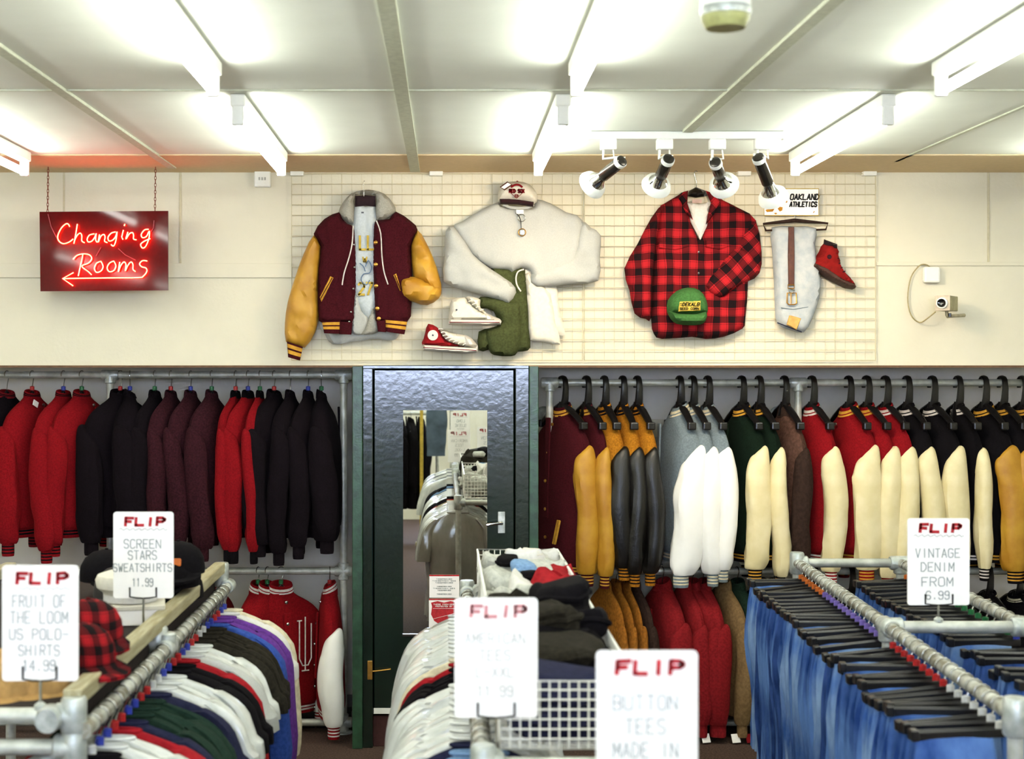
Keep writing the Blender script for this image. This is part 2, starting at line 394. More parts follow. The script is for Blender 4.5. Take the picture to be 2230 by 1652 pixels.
for z in (2.04, 2.925): wf.box((0, YB - 0.05, z), (3.8, 0.06, 0.05))
struct(wf.build('window_1', M_white, smooth=False))
# lip along the upper wall's lower edge, panel strips, seams
struct(MB().box((0, DW - 0.006, BZ + 0.006), (XR - XL, 0.012, 0.012)).build('trim_1', M_edge, smooth=False))
def wall_strip(n, x0, y0, x1, y1, t=0.008, m=None):
    a, b = P(x0, y0, DW), P(x1, y1, DW)
    return struct(MB().box(((a.x + b.x) / 2, DW - t / 2, (a.z + b.z) / 2), (abs(b.x - a.x) + 0.003, t, abs(b.z - a.z) + 0.003)).build('trim_%d' % n, m or M_wall, smooth=False, bevel=0.002))
wall_strip(2, -300, 574, 636, 604, 0.012)
wall_strip(3, 1908, 571, 2500, 578, 0.010)
wall_strip(4, 391, 376, 395, 573, 0.006, M_seam)
wall_strip(5, 138, 376, 141, 460, 0.005, M_seam)
wall_strip(6, 2150, 376, 2154, 570, 0.005, M_seam)
struct(MB().box(((DX1 + XR) / 2, DB - 0.012, Z(932, DB)), (XR - DX1, 0.024, 0.11)).build('trim_7', M_wall, smooth=False, bevel=0.004))
# ceiling cover strips and board joints
def ceil_strip(n, xa, ya, xb, yb, w, t=0.012, m=None):
    d0 = F * (CZ - H) / (VY - ya); d1 = min(DW, F * (CZ - H) / (VY - yb))
    x0, x1 = X(xa, d0), X(xb, d1)
    k = (x1 - x0) / (d1 - d0); y0 = YB; xs = x0 + k * (y0 - d0)
    mb = MB(); mb.loft([[(xs - w / 2, y0, CZ), (xs + w / 2, y0, CZ), (xs + w / 2, y0, CZ - t), (xs - w / 2, y0, CZ - t)], [(x1 - w / 2, d1, CZ), (x1 + w / 2, d1, CZ), (x1 + w / 2, d1, CZ - t), (x1 - w / 2, d1, CZ - t)]])
    return struct(mb.build('trim_%d' % n, m or M_batten, smooth=False))
ceil_strip(8, 842, 0, 904, 370, 0.055)
ceil_strip(9, 10, 110, 375, 362, 0.045)
ceil_strip(10, 1800, 12, 1497, 283, 0.045)
ceil_strip(11, 2220, 235, 1950, 350, 0.02, 0.006)
for n, py in ((12, 195),):
    dd = F * (CZ - H) / (VY - py); struct(MB().box((0, dd, CZ - 0.003), (XR - XL, 0.012, 0.006)).build('trim_%d' % n, M_batten, smooth=False))

struct(MB().box((0, (7.31 + DW) / 2, CZ - 0.003), (XR - XL, DW - 7.31, 0.006)).build('trim_13', mat('tan_falloff_tone', '#ecd2a6', 0.75, var=0.02, bump=0.1, alb=0.85), smooth=False))  # added strip: warm light falloff near the wall painted as a tan colour
# ------------------------------------------------------------------ door with its mirror
door = thing('door_1', 'glossy dark green door in its frame with a tall mirror', 'door', (X(970, DW), DW, 0)); door['kind'] = 'structure'; del door['category']
def dbox(name, x0, y0, x1, y1, dfront, t, m, bevel=0.004):
    a, b = P(x0, y0, DW), P(x1, y1, DW)
    return MB().box(((a.x + b.x) / 2, dfront + t / 2, (a.z + b.z) / 2), (abs(b.x - a.x), t, abs(a.z - b.z))).build(name, m, door, smooth=False, world=True, bevel=bevel)
fl = 800 + H * F / DW
for x0, x1 in ((768, 790), (1152, 1172)): dbox('door_architrave', x0, 797, x1, fl, DW - 0.035, 0.12, M_greenedge)
for x0, x1 in ((790, 812), (1122, 1152)): dbox('door_jamb', x0, 797, x1, fl, DW - 0.015, 0.11, M_green)
dbox('door_head', 790, 795, 1152, 803, DW - 0.02, 0.11, M_green)
dbox('door_leaf', 814, 804, 1120, 1556, DW + 0.0, 0.05, M_green, 0.006)
dbox('door_stop', 812, 803, 1122, 1560, DW + 0.06, 0.03, M_green)
dbox('threshold', 812, 1560, 1122, fl, DW + 0.02, 0.06, mat('dark_red_riser', '#4a2a28', 0.9))
dbox('weather_strip', 814, 1541, 1120, 1553, DW - 0.008, 0.01, M_white, 0.001)
mm = bpy.data.materials.new('mirror_silver'); mm.use_nodes = True; pb = mm.node_tree.nodes['Principled BSDF']
pb.inputs['Metallic'].default_value = 1.0; pb.inputs['Roughness'].default_value = 0.0; pb.inputs['Base Color'].default_value = (0.86, 0.88, 0.84, 1)
dbox('mirror', 878, 893, 1061, 1380, DW - 0.006, 0.005, mm, 0)
edge = MB(); a, b = P(878, 893, DW), P(1061, 1380, DW)
edge.box(((a.x + b.x) / 2, DW - 0.006, b.z - 0.004), (b.x - a.x + 0.01, 0.014, 0.012)); edge.build('mirror_clip', M_chrome, door, smooth=False, world=True)
# lever handle and its plate, brass lock and its hook
hp = P(1092, 1137, DW)
MB().box((hp.x, DW - 0.004, hp.z), (0.04, 0.008, 0.12)).build('handle_plate', M_fit, door, smooth=False, world=True, bevel=0.003); hpo = C.objects[-1]
MB().tube([(hp.x, DW - 0.005, hp.z), (hp.x, DW - 0.05, hp.z), (hp.x - 0.02, DW - 0.055, hp.z), (hp.x - 0.085, DW - 0.05, hp.z - 0.008)], 0.009).build('door_handle', M_chrome, hpo, world=True)
lp = P(806, 1457, DW)
MB().box((lp.x, DW - 0.02, lp.z), (0.028, 0.01, 0.105)).build('lock_plate', M_brass, door, smooth=False, world=True, bevel=0.003); hpo = C.objects[-1]
MB().tube([(lp.x + 0.015, DW - 0.026, lp.z - 0.005), (lp.x + 0.06, DW - 0.03, lp.z), (lp.x + 0.115, DW - 0.012, lp.z + 0.004)], 0.004).build('lock_hook', M_brass, hpo, world=True)
# notices stuck on the mirror
def notice(px0, py0, px1, py1, label, shield):
    a, b = P(px0, py0, DW - 0.007), P(px1, py1, DW - 0.007); w = b.x - a.x; h = a.z - b.z
    t = thing('door_notice', label, 'notice', ((a.x + b.x) / 2, DW - 0.0065, b.z))
    MB().box(((a.x + b.x) / 2, DW - 0.0068, (a.z + b.z) / 2), (w, 0.0012, h)).build('notice_card', M_card, t, smooth=False, world=True)
    yf = DW - 0.0075
    MB().box(((a.x + b.x) / 2, yf, a.z - 0.004), (w, 0.001, 0.008)).build('red_band', M_redink, t, smooth=False, world=True)
    mb = MB()
    if not shield:
        for k, ww in enumerate((0.55, 0.8, 0.6, 0, 0.5, 0.75, 0.45, 0, 0.5)):
            if ww: strokes(mb, 'THESEPREMISES', Vector(((a.x + b.x) / 2 - w * ww / 2, yf, a.z - 0.026 - k * 0.0105)), w * ww, 0.005, 0.0006, (1, 0, 0), (0, 0, 1), (0, -1, 0))
        mb.build('lettering', M_pen, t, smooth=False, world=True)
    else:
        cx = (a.x + b.x) / 2; s = w * 0.43; z0 = a.z - 0.022
        o = [(-1, 0.0), (-0.5, 0.12), (0, 0.0), (0.5, 0.12), (1, 0), (0.92, -0.3), (1, -0.9), (0.75, -1.4), (0, -1.9), (-0.75, -1.4), (-1, -0.9), (-0.92, -0.3)]
        o = [(cx + x * s, z0 + z * s) for x, z in o]
        m2 = MB(); n = len(o); m2.loft([[(x, yf - 0.001, z) for x, z in o], [(x, yf + 0.0005, z) for x, z in o]]); m2.build('red_shield', M_redink, t, smooth=False, world=True)
        strokes(mb, 'THESE PREMISES', Vector((cx - s * 0.8, yf - 0.001, z0 - 0.013)), s * 1.6, 0.006, 0.0009, (1, 0, 0), (0, 0, 1), (0, -1, 0))
        strokes(mb, 'PROTECTED BY', Vector((cx - s * 0.65, yf - 0.001, z0 - 0.024)), s * 1.3, 0.006, 0.0009, (1, 0, 0), (0, 0, 1), (0, -1, 0))
        mb.box((cx, yf - 0.0015, z0 - 0.033), (s * 1.7, 0.001, 0.0016)); mb.box((cx, yf - 0.0015, z0 - 0.075), (s * 1.7, 0.001, 0.0016), Matrix.Rotation(-0.25, 3, 'Y'))
        mb.build('lettering', M_card, t, smooth=False, world=True)
notice(935, 1251, 1000, 1301, 'small white typed notice card stuck on the door mirror, above the red shield', False)
notice(934, 1303, 1000, 1368, 'white sticker with red security shield stuck on the door mirror', True)

# ------------------------------------------------------------------ ceiling lights
M_tube = emit('fluorescent_tube', (0.96, 1.0, 0.91, 1), TUBE_E)
COLS = (-2.13, -0.83, 0.47, 1.77, 3.07, -3.43)
COLN = {-2.13: 'above the neon sign', -0.83: 'over the cap bin', 0.47: 'over the basket rack', 1.77: 'over the denim rack', 3.07: 'beyond the denim rack', -3.43: 'beyond the neon sign'}
ROWS = ((5.68, 7.22, 'row nearest display wall'), (3.56, 5.10, 'second row from display wall'), (1.44, 2.98, 'third row from display wall'), (-0.68, 0.86, 'fourth row from display wall'), (-2.8, -1.26, 'fifth row from display wall'))
for cx in COLS:
    for y0, y1, rn in ROWS:
        t = thing('strip_light', 'white fluorescent strip light ' + COLN[cx] + ', ' + rn, 'ceiling light', (cx, (y0 + y1) / 2, CZ), 0, 'fluorescent strip lights')
        L = y1 - y0
        MB().box((0, 0, -0.028), (0.06, L, 0.05)).build('batten_housing', M_white, t, smooth=False, bevel=0.006)
        MB().tube([(0, -L / 2 + 0.03, -0.105), (0, L / 2 - 0.03, -0.105)], 0.019, 14).build('tube', M_tube, t)
        for s in (-1, 1): MB().box((0, s * (L / 2 - 0.015), -0.082), (0.046, 0.024, 0.09)).build('lamp_holder', M_white, t, smooth=False, bevel=0.006)
# white can hanging under the ceiling close to the camera
cd = 3.4; cx = X(1580, cd); cb = Z(62, cd)
t = thing('downlight', 'white cylindrical downlight can hanging under the ceiling', 'ceiling light', (cx, cd, CZ))
MB().lathe([(0.03, 0), (0.056, -0.005), (0.06, -0.03), (0.060, cb - CZ + 0.03)], 28).build('can', M_white, t)
MB().lathe([(0.058, cb - CZ + 0.031), (0.057, cb - CZ + 0.018), (0.046, cb - CZ)], 28).build('trim_ring', mat('pale_green_enamel', '#b9bb7a', 0.4), t)
MB().lathe([(0.0605, cb - CZ + 0.05), (0.062, cb - CZ + 0.045), (0.0605, cb - CZ + 0.03)], 28, cap=(False, False)).build('band', M_fit, t)

# ------------------------------------------------------------------ track with four spotlights
td = 6.6
trk = thing('track_rail', 'white ceiling track bar holding four spotlights', 'lighting track', (X(1495, td), td, CZ))
MB().box((0, 0, -0.02), (X(1712, td) - X(1287, td), 0.036, 0.036)).build('bar', M_white, trk, smooth=False, bevel=0.004)
for s in (-1, 1): MB().box((s * (X(1712, td) - X(1287, td)) / 2, 0, -0.02), (0.02, 0.042, 0.042)).build('end_cap', M_white, trk, smooth=False, bevel=0.004)
SPOTS = ((1325, (1352, 352), (1291, 401), 'first spotlight on the ceiling track counting from the grey sweatshirt'),
         (1447, (1455, 348), (1430, 403), 'second spotlight on the ceiling track counting from the grey sweatshirt'),
         (1562, (1558, 355), (1576, 402), 'third spotlight on the ceiling track, above the plaid shirt shoulder'),
         (1660, (1652, 345), (1683, 428), 'fourth spotlight on the ceiling track, covering part of the team plate'))
for px, (ax, ay), (bx, by), lab in SPOTS:
    top = Vector((X(px, td), td, CZ - 0.04)); t = thing('spotlight', 'chrome and white ' + lab, 'spotlight', top, 0, 'track spotlights')
    MB().box(top + Vector((0, 0, -0.022)), (0.075, 0.045, 0.05)).build('track_adapter', M_white, t, smooth=False, world=True, bevel=0.006)
    A = P(ax, ay, td - 0.02); B = P(bx, by, td + 0.14); ax_ = (B - A).normalized()
    for s in (-1, 1):
        MB().tube([top + Vector((s * 0.022, 0, -0.04)), top + Vector((s * 0.026, -0.01, -0.09)), A + Vector((s * 0.02, 0, 0.02)), A + Vector((s * 0.012, 0, -0.005))], 0.0065 if s < 0 else 0.004).build('yoke', M_white, t, world=True)
    q = Vector((0, 0, 1)).rotation_difference(ax_).to_matrix().to_4x4(); L = (B - A).length
    MM = Matrix.Translation(A) @ q
    MB().lathe([(0.012, -0.02), (0.026, -0.012), (0.028, 0.0), (0.028, L * 0.62), (0.024, L * 0.66)], 20, MM).build('canister', mat('grey_lamp_metal', '#55504a', 0.22, metal=0.8, bump=0), t, world=True)
    MB().lathe([(0.030, -0.006), (0.031, 0.012), (0.030, 0.016)], 20, MM).build('canister_ring', M_white, t, world=True)
    MB().lathe([(0.024, L * 0.66), (0.028, L * 0.75), (0.045, L * 0.86), (0.047, L * 0.87)], 24, MM, cap=(True, False)).build('reflector_neck', M_chrome, t, world=True)
    MB().lathe([(0.046, L * 0.865), (0.066, L * 0.95), (0.072, L * 1.05), (0.070, L * 1.05), (0.062, L * 0.96), (0.042, L * 0.88)], 28, MM, cap=(False, False)).build('reflector_rim', M_white, t, world=True)
    MB().lathe([(0.001, L * 0.9), (0.028, L * 0.91), (0.03, L * 0.96), (0.001, L * 1.0)], 16, MM).build('bulb', emit('warm_bulb', (1, 0.78, 0.5, 1), 6.0), t, world=True)
    ld = bpy.data.lights.new('spot_beam', 'SPOT'); ld.energy = SPOT_W; ld.color = (1, 0.80, 0.55); ld.spot_size = 1.7; ld.spot_blend = 0.8; ld.shadow_soft_size = 0.03
    lo = bpy.data.objects.new('spot_beam', ld); C.objects.link(lo); lo.parent = t
    lo.location = (B + ax_ * 0.02) - top; lo.rotation_euler = Vector((0, 0, -1)).rotation_difference(ax_).to_euler()

# ------------------------------------------------------------------ neon sign
nd = 7.72; zn = zoom(0, 360, 3.592)
ns = thing('neon_sign', 'dark red acrylic sign with glowing neon script reading Changing Rooms and arrow', 'neon sign', P(227, 546, nd))
cor = [P(86, 461, nd), P(366, 459, nd), P(366, 632, nd), P(88, 634, nd)]
mb = MB(); mb.loft([[p + Vector((0, 0.0, 0)) for p in cor], [p + Vector((0, 0.014, 0)) for p in cor]]); mb.build('backboard', M_dk, ns, smooth=False, world=True)
M_neon = emit('neon_glow', (1.0, 0.021, 0.003, 1), NEON_E)
NEON = [[(545, 480), (535, 460), (515, 458), (480, 490), (452, 550), (460, 590), (495, 612), (540, 600), (572, 575)],
        [(605, 458), (592, 540), (578, 612), (584, 585), (605, 545), (628, 530), (640, 550), (640, 590), (662, 605)],
        [(738, 535), (700, 545), (682, 575), (690, 598), (718, 592), (742, 560), (752, 532), (748, 580), (760, 602)],
        [(778, 540), (768, 602), (788, 555), (812, 540), (822, 560), (818, 592), (840, 604)],
        [(905, 520), (870, 530), (845, 562), (852, 590), (880, 585), (905, 555), (916, 518), (906, 590), (888, 630), (868, 618)],
        [(965, 505), (952, 560), (962, 580)], [(977, 458), (972, 474)],
        [(1000, 520), (985, 577), (1010, 537), (1035, 525), (1045, 545), (1045, 575), (1067, 582)],
        [(1163, 500), (1130, 505), (1105, 540), (1115, 565), (1145, 555), (1168, 513), (1165, 570), (1140, 632), (1115, 646), (1100, 618), (1130, 592), (1176, 572)],
        [(572, 735), (600, 705), (650, 692), (700, 700), (717, 730), (690, 765), (640, 788), (690, 830), (716, 856)], [(648, 697), (630, 780), (612, 865)],
        [(790, 750), (755, 765), (738, 805), (755, 836), (790, 825), (806, 790), (790, 750)], [(890, 748), (855, 765), (838, 802), (855, 831), (890, 822), (906, 785), (890, 748)],
        [(937, 755), (925, 832), (945, 782), (970, 755), (985, 775), (980, 825), (1000, 782), (1025, 755), (1040, 775), (1040, 812), (1060, 830)],
        [(1152, 748), (1115, 745), (1092, 770), (1110, 793), (1142, 803), (1148, 830), (1122, 865), (1080, 878), (830, 880), (490, 885)], [(575, 838), (490, 885), (572, 942)]]
for pl in NEON:
    q = [P(x, y, nd - 0.022) for x, y in zn(pl)]
    q = [Vector(p) for p in cat_rom(q, 4)] if len(q) > 3 else q
    MB().tube(q, 0.0034, 8).build('neon_tube', M_neon, ns, world=True)
for pl in ([(375, 380), (400, 480), (440, 560), (470, 590)], [(1205, 430), (1200, 490), (1180, 520)], [(925, 650), (980, 700), (1060, 740)], [(790, 640), (750, 710)]):
    MB().tube([P(x, y, nd - 0.012) for x, y in zn(pl)], 0.0022, 6).build('glass_lead', mat('pink_glass', '#b0606a', 0.2, bump=0), ns, world=True)
for (x0, y0), (x1, y1) in (((377, 40), (372, 372)), ((1217, 30), (1212, 360))):
    a, b = P(*zn([(x0, y0)])[0], nd + 0.007), P(*zn([(x1, y1)])[0], nd + 0.007); a.z = CZ
    mb = MB(); n = int((a - b).length / 0.018); prevq = None
    for k in range(n):
        c = a.lerp(b, (k + 0.5) / n); u = Vector((1, 0, 0)) if k % 2 else Vector((0, 1, 0)); r_ = []
        for j in range(8):
            w = 2 * math.pi * j / 8; r_.append(c + u * 0.005 * math.cos(w) + Vector((0, 0, 0.013 * math.sin(w))))
        mb.tube(r_, 0.0016, 5, closed=True)
    mb.build('hanging_chain', M_rust, ns, world=True)

# ------------------------------------------------------------------ small boxes on the wall
a = P(573, 391, DW); t = thing('junction_box', 'small square white switch box high on the wall beside the wire grid', 'switch box', a)
MB().box((0, -0.02, 0), (0.09, 0.04, 0.09)).build('box', M_white, t, smooth=False, bevel=0.006)
for k in (-1, 0, 1): MB().box((k * 0.016, -0.041, 0), (0.008, 0.004, 0.016)).build('switch', mat('grey_switch', '#b9b9b0', 0.5, bump=0), t, smooth=False)
a = P(2025, 599, DW); t = thing('cable_box', 'white rounded square cable box on the wall above the security camera', 'junction box', a)
MB().box((0, -0.022, 0), (0.092, 0.044, 0.09)).build('box', M_white, t, smooth=False, bevel=0.012)
z7 = zoom(1620, 380, 4.288)
mb = MB(); q = [P(x, y, DW - 0.02 - (0.05 if i > 6 else 0)) for i, (x, y) in enumerate(z7([(1740, 865), (1700, 840), (1640, 850), (1560, 960), (1530, 1150), (1560, 1310), (1640, 1380), (1710, 1345), (1790, 1280)]))]
mb.tube(cat_rom(q, 4), 0.0035, 6); tag(place(mb.build('camera_cable', mat('beige_cable', '#b7a878', 0.5, bump=0)), q[0]), 'thin beige cable looping from the cable box to the security camera', 'cable')
cp = P(2056, 660, DW - 0.20)
t = thing('security_camera', 'beige boxed security camera with dark lens on the wall', 'security camera', cp, -0.62)
MB().box((0, 0.05, 0), (0.078, 0.15, 0.082)).build('housing', mat('olive_beige_metal', '#b5ad84', 0.5), t, smooth=False, bevel=0.004)
MB().box((0, -0.027, 0), (0.080, 0.008, 0.084)).build('front_plate', mat('pale_pink_plate', '#d9c7b0', 0.5, bump=0), t, smooth=False, bevel=0.003)
MY = Matrix.Translation((0, -0.03, 0)) @ Matrix.Rotation(math.pi / 2, 4, 'X')
MB().lathe([(0.030, 0), (0.030, 0.014), (0.024, 0.016)], 24, MY).build('lens_ring', M_white, t); lro = C.objects[-1]
MB().lathe([(0.023, 0.014), (0.022, 0.024), (0.014, 0.020), (0.001, 0.017)], 24, MY).build('lens', mat('dark_glass', '#0c0c10', 0.08, bump=0, spec=0.8), lro)
MB().tube([(0, 0.05, -0.04), (0.0, 0.05, -0.06), (-0.01, 0.1, -0.068), (0.05, 0.21, -0.06)], 0.010).build('bracket', mat('beige_bracket', '#c9bf9c', 0.5), t)
MB().tube([(0.03, 0.0, -0.055), (0.03, 0.0, -0.075)], 0.009).build('bracket_knob', M_black, t)

# ------------------------------------------------------------------ wire grid panels on the wall
for (x0, x1, lab) in ((636, 1268, 'cream wire grid panel carrying the maroon jacket and the sweatshirt'), (1272, 1904, 'cream wire grid panel carrying the plaid shirt and the pale jeans')):
    a, b = P(x0, 379, DW), P(x1, 784, DW); y = DW - 0.022
    t = thing('wire_grid_panel', lab, 'display grid', ((a.x + b.x) / 2, y, b.z), 0, 'wire grid panels')
    mb = MB(); w = b.x - a.x; h = a.z - b.z; n = int(h / 0.0565)
    for k in range(n + 1): mb.tube([(a.x, y, b.z + h * k / n), (b.x, y, b.z + h * k / n)], 0.0022, 5)
    n = int(w / 0.0555)
    for k in range(n + 1): mb.tube([(a.x + w * k / n, y + 0.004, b.z), (a.x + w * k / n, y + 0.004, a.z)], 0.0012 if k % 5 else 0.002, 5)
    mb.build('wire_mesh', M_grid, t, world=True)
    fr = MB(); fr.tube([(a.x, y, a.z), (b.x, y, a.z), (b.x, y, b.z), (a.x, y, b.z)], 0.0035, 6, closed=True); fr.build('frame', M_grid, t, world=True)
for px, lab in ((648, 'above the maroon jacket sleeve'), (950, 'above the red canvas shoe'), (1618, 'behind the spotlights'), (1890, 'at the grid end near the cable box')):
    a = P(px, 379, DW); o = MB().box((a.x, DW - 0.024, a.z), (0.075, 0.048, 0.028)).build('grid_bracket', M_white, smooth=False, bevel=0.005)
    tag(place(o, a), 'white grid bracket on top wire ' + lab, 'bracket', 'grid brackets')

# ------------------------------------------------------------------ wall display: maroon jacket, hoodie, tee
z4 = zoom(600, 370, 3.755); G = 7.905
def W4(pts): return z4(pts)
def wpath(zf, pts, d): return [P(x, y, d) for x, y in zf(pts)]
hg = thing('coat_hanger', 'dark coat hanger inside the grey hood on the wire grid', 'hanger', P(*z4([(725, 200)])[0], G))
MB().tube(cat_rom(wpath(z4, [(722, 215), (722, 150), (720, 105), (728, 88)], G - 0.05), 3), 0.0025, 6).build('hook', M_steel, hg, world=True)
puff(z4([(650, 212), (735, 206), (818, 212), (818, 300), (735, 292), (648, 302)]), G - 0.035, 0.02, smooth_sub=1, wr=0.001).build('padded_bar', mat('dark_plum_cloth', '#2d1a20', 0.9, bump=0.3), hg, world=True)
ho = thing('hooded_top', 'grey hooded sweatshirt worn under the maroon jacket on the wire grid', 'hoodie', P(*z4([(720, 1400)])[0], G))
mb = MB()
puff(z4([(645, 305), (640, 445), (560, 412), (515, 345), (555, 262), (620, 192), (720, 163), (800, 165), (890, 195), (960, 270), (985, 340), (920, 396), (830, 412), (818, 300), (818, 212), (735, 206), (650, 212)]), G - 0.02, 0.055, mb, R_=0.03, wr=0.006, smooth_sub=2)
mb.build('hood', M_greyd, ho, world=True)
mb = MB(); puff(z4([(640, 470), (1100, 470), (1090, 1200), (1020, 1335), (960, 1392), (800, 1382), (640, 1402), (470, 1424), (400, 1335), (350, 1200), (380, 700)]), G, 0.02, mb, wr=0.004); mb.build('body', M_greyj, ho, world=True)
mb = MB(); puff(z4([(655, 1000), (700, 1150), (757, 1216), (720, 1312), (690, 1345), (625, 1330), (632, 1200)]), G - 0.035, 0.014, mb, R_=0.02); mb.build('open_front', M_greyj, ho, world=True)
mb = MB(); puff(z4([(800, 1090), (820, 1200), (840, 1325), (700, 1345), (730, 1300), (760, 1215)]), G - 0.035, 0.014, mb, R_=0.02); mb.build('open_front', M_greyd, ho, world=True)
for pl in ([(635, 455), (627, 600), (600, 720), (562, 840), (545, 940)], [(825, 415), (860, 520), (870, 700), (887, 830), (920, 935)]):
    MB().tube(cat_rom(wpath(z4, pl, G - 0.105), 4), 0.0038, 6).build('drawstring', M_whiterib, ho, world=True)
te = thing('tee_shirt', 'white tee with gold and blue print inside the open maroon jacket', 'tee shirt', P(*z4([(740, 1200)])[0], G))
puff(z4([(650, 292), (735, 300), (817, 292), (825, 420), (830, 700), (830, 1100), (765, 1222), (700, 1150), (640, 1000), (630, 700), (630, 470)]), G - 0.022, 0.022, wr=0.005, smooth_sub=2, seed=3).build('body', M_teeblue, te, world=True)
mb = MB(); D4 = G - 0.052
for txt, x, y, w, h, r in (('LL', 690, 650, 130, 110, 0.006), ('W', 715, 752, 45, 40, 0.004), ('27', 680, 1018, 130, 95, 0.006)):
    strokes(mb, txt, P(*z4([(x, y)])[0], D4), w / 3.755 * D4 / F, h / 3.755 * D4 / F, r, (1, 0, 0), (0, 0, 1), (0, -1, 0)); mb.build('lettering', M_yellow, te, smooth=False, world=True); mb = MB()
mb = MB()
for pl in ([(735, 790), (760, 740), (785, 790), (770, 840), (720, 850), (700, 900), (740, 940), (770, 900)], [(690, 760), (720, 790), (735, 830)]): mb.tube(cat_rom(wpath(z4, pl, D4), 3), 0.003, 6)
mb.build('print_curl_pattern', mat('slate_blue_print', '#7088a8', 0.9, bump=0), te, world=True)
MB().box(P(*z4([(712, 348)])[0], G - 0.048), (0.014, 0.003, 0.008)).build('neck_tag', M_black, te, smooth=False, world=True)
vj = thing('varsity_jacket', 'maroon varsity jacket with mustard leather sleeves on the wire grid above the jackets', 'jacket', P(*z4([(720, 1340)])[0], G))
puff(z4([(520, 345), (400, 400), (312, 522), (368, 625), (352, 800), (345, 1000), (352, 1190), (385, 1250), (625, 1255), (645, 1150), (657, 1000), (662, 800), (657, 600), (640, 470), (590, 440), (545, 395)]), G - 0.03, 0.05, wr=0.006, smooth_sub=2, seed=1).build('front_panel', M_maroon, vj, world=True)
puff(z4([(985, 340), (930, 400), (835, 412), (800, 470), (795, 700), (800, 950), (818, 1180), (828, 1250), (1075, 1245), (1110, 1120), (1120, 900), (1110, 620), (1162, 490), (1110, 420)]), G - 0.03, 0.05, wr=0.006, smooth_sub=2, seed=2).build('front_panel', M_maroon, vj, world=True)
puff(z4([(316, 528), (372, 625), (358, 800), (348, 1000), (354, 1190), (322, 1330), (240, 1452), (160, 1440), (85, 1402), (77, 1250), (100, 1080), (160, 880), (232, 680)]), G - 0.02, 0.075, R_=0.06, wr=0.010, fx=18, fz=6, ang=0.25, smooth_sub=2, seed=4).build('sleeve', M_mustard, vj, world=True)
cuf = MB(); cu = z4([(98, 1402), (228, 1446), (205, 1558), (108, 1530)]); cp_ = [P(x, y, 1) for x, y in cu]
def band(q, d, thick, n, mis):
    """ribbed band: quad (top-left, top-right, bottom-right, bottom-left) cut into n cross stripes"""
    mb = MB(); tl, tr, br, bl = q; rings = []
    for k in range(n + 1):
        a0 = (tl[0] + (bl[0] - tl[0]) * k / n, tl[1] + (bl[1] - tl[1]) * k / n); a1 = (tr[0] + (br[0] - tr[0]) * k / n, tr[1] + (br[1] - tr[1]) * k / n)
        r_ = []
        for j in range(16):
            w = 2 * math.pi * j / 16; u = 0.5 - 0.5 * math.cos(w); v = math.sin(w)
            p = P(a0[0] + (a1[0] - a0[0]) * u, a0[1] + (a1[1] - a0[1]) * u, d); r_.append(p - Vector((0, thick * (0.5 + 0.5 * v), 0)))
        rings.append(r_)
    return mb.loft(rings, mis=mis)
band(cu, G - 0.025, 0.06, 8, [1, 0, 1, 0, 1, 1, 0, 1] if False else [0, 1, 1, 0, 1, 1, 0, 0]).build('cuff', [M_maroon, M_goldrib], vj, world=True)
band(z4([(382, 1238), (532, 1232), (530, 1340), (400, 1335)]), G - 0.05, 0.042, 9, [0, 1, 1, 0, 1, 1, 0, 0, 0]).build('waistband', [M_maroon, M_goldrib], vj, world=True)
band(z4([(525, 1240), (632, 1250), (622, 1346), (522, 1342)]), G - 0.052, 0.038, 2, [0, 0]).build('waistband', M_maroon, vj, world=True)
band(z4([(895, 1215), (1080, 1230), (1055, 1345), (900, 1320)]), G - 0.05, 0.042, 9, [1, 1, 0, 1, 1, 1, 0, 0, 0] if False else [0, 1, 1, 0, 1, 1, 0, 0, 0]).build('waistband', [M_maroon, M_goldrib], vj, world=True)
band(z4([(826, 1235), (905, 1228), (905, 1326), (838, 1322)]), G - 0.052, 0.038, 2, [0, 0]).build('waistband', M_maroon, vj, world=True)
puff(z4([(1160, 490), (1230, 590), (1290, 720), (1340, 870), (1357, 985), (1300, 1000), (1180, 915), (1128, 875), (1112, 700), (1112, 610)]), G - 0.03, 0.07, R_=0.05, wr=0.012, fx=14, fz=14, ang=0.6, smooth_sub=2, seed=5).build('sleeve', M_mustard, vj, world=True)
puff(z4([(1357, 978), (1335, 1050), (1240, 1106), (1140, 1082), (1050, 1042), (1018, 935), (1048, 882), (1130, 873), (1220, 898), (1320, 945)]), G - 0.055, 0.075, R_=0.045, wr=0.012, fx=10, fz=22, ang=0.3, smooth_sub=2, seed=6).build('sleeve_forearm', M_mustard, vj, world=True)
for q in ([(448, 865), (480, 880), (376, 1078), (362, 1040)], [(960, 858), (990, 838), (1028, 985), (1018, 990)]):
    puff(z4(q), G - 0.076, 0.008, smooth_sub=1, R_=0.006, wr=0).build('pocket_trim', M_goldrib, vj, world=True)
    (x0, y0), (x1, y1), (x2, y2), (x3, y3) = q
    MB().tube(wpath(z4, [((x0 + x1) / 2, (y0 + y1) / 2 + 8), ((x2 + x3) / 2, (y2 + y3) / 2 - 8)], G - 0.085), 0.0025, 6).build('pocket_seam', M_maroon, vj, world=True)
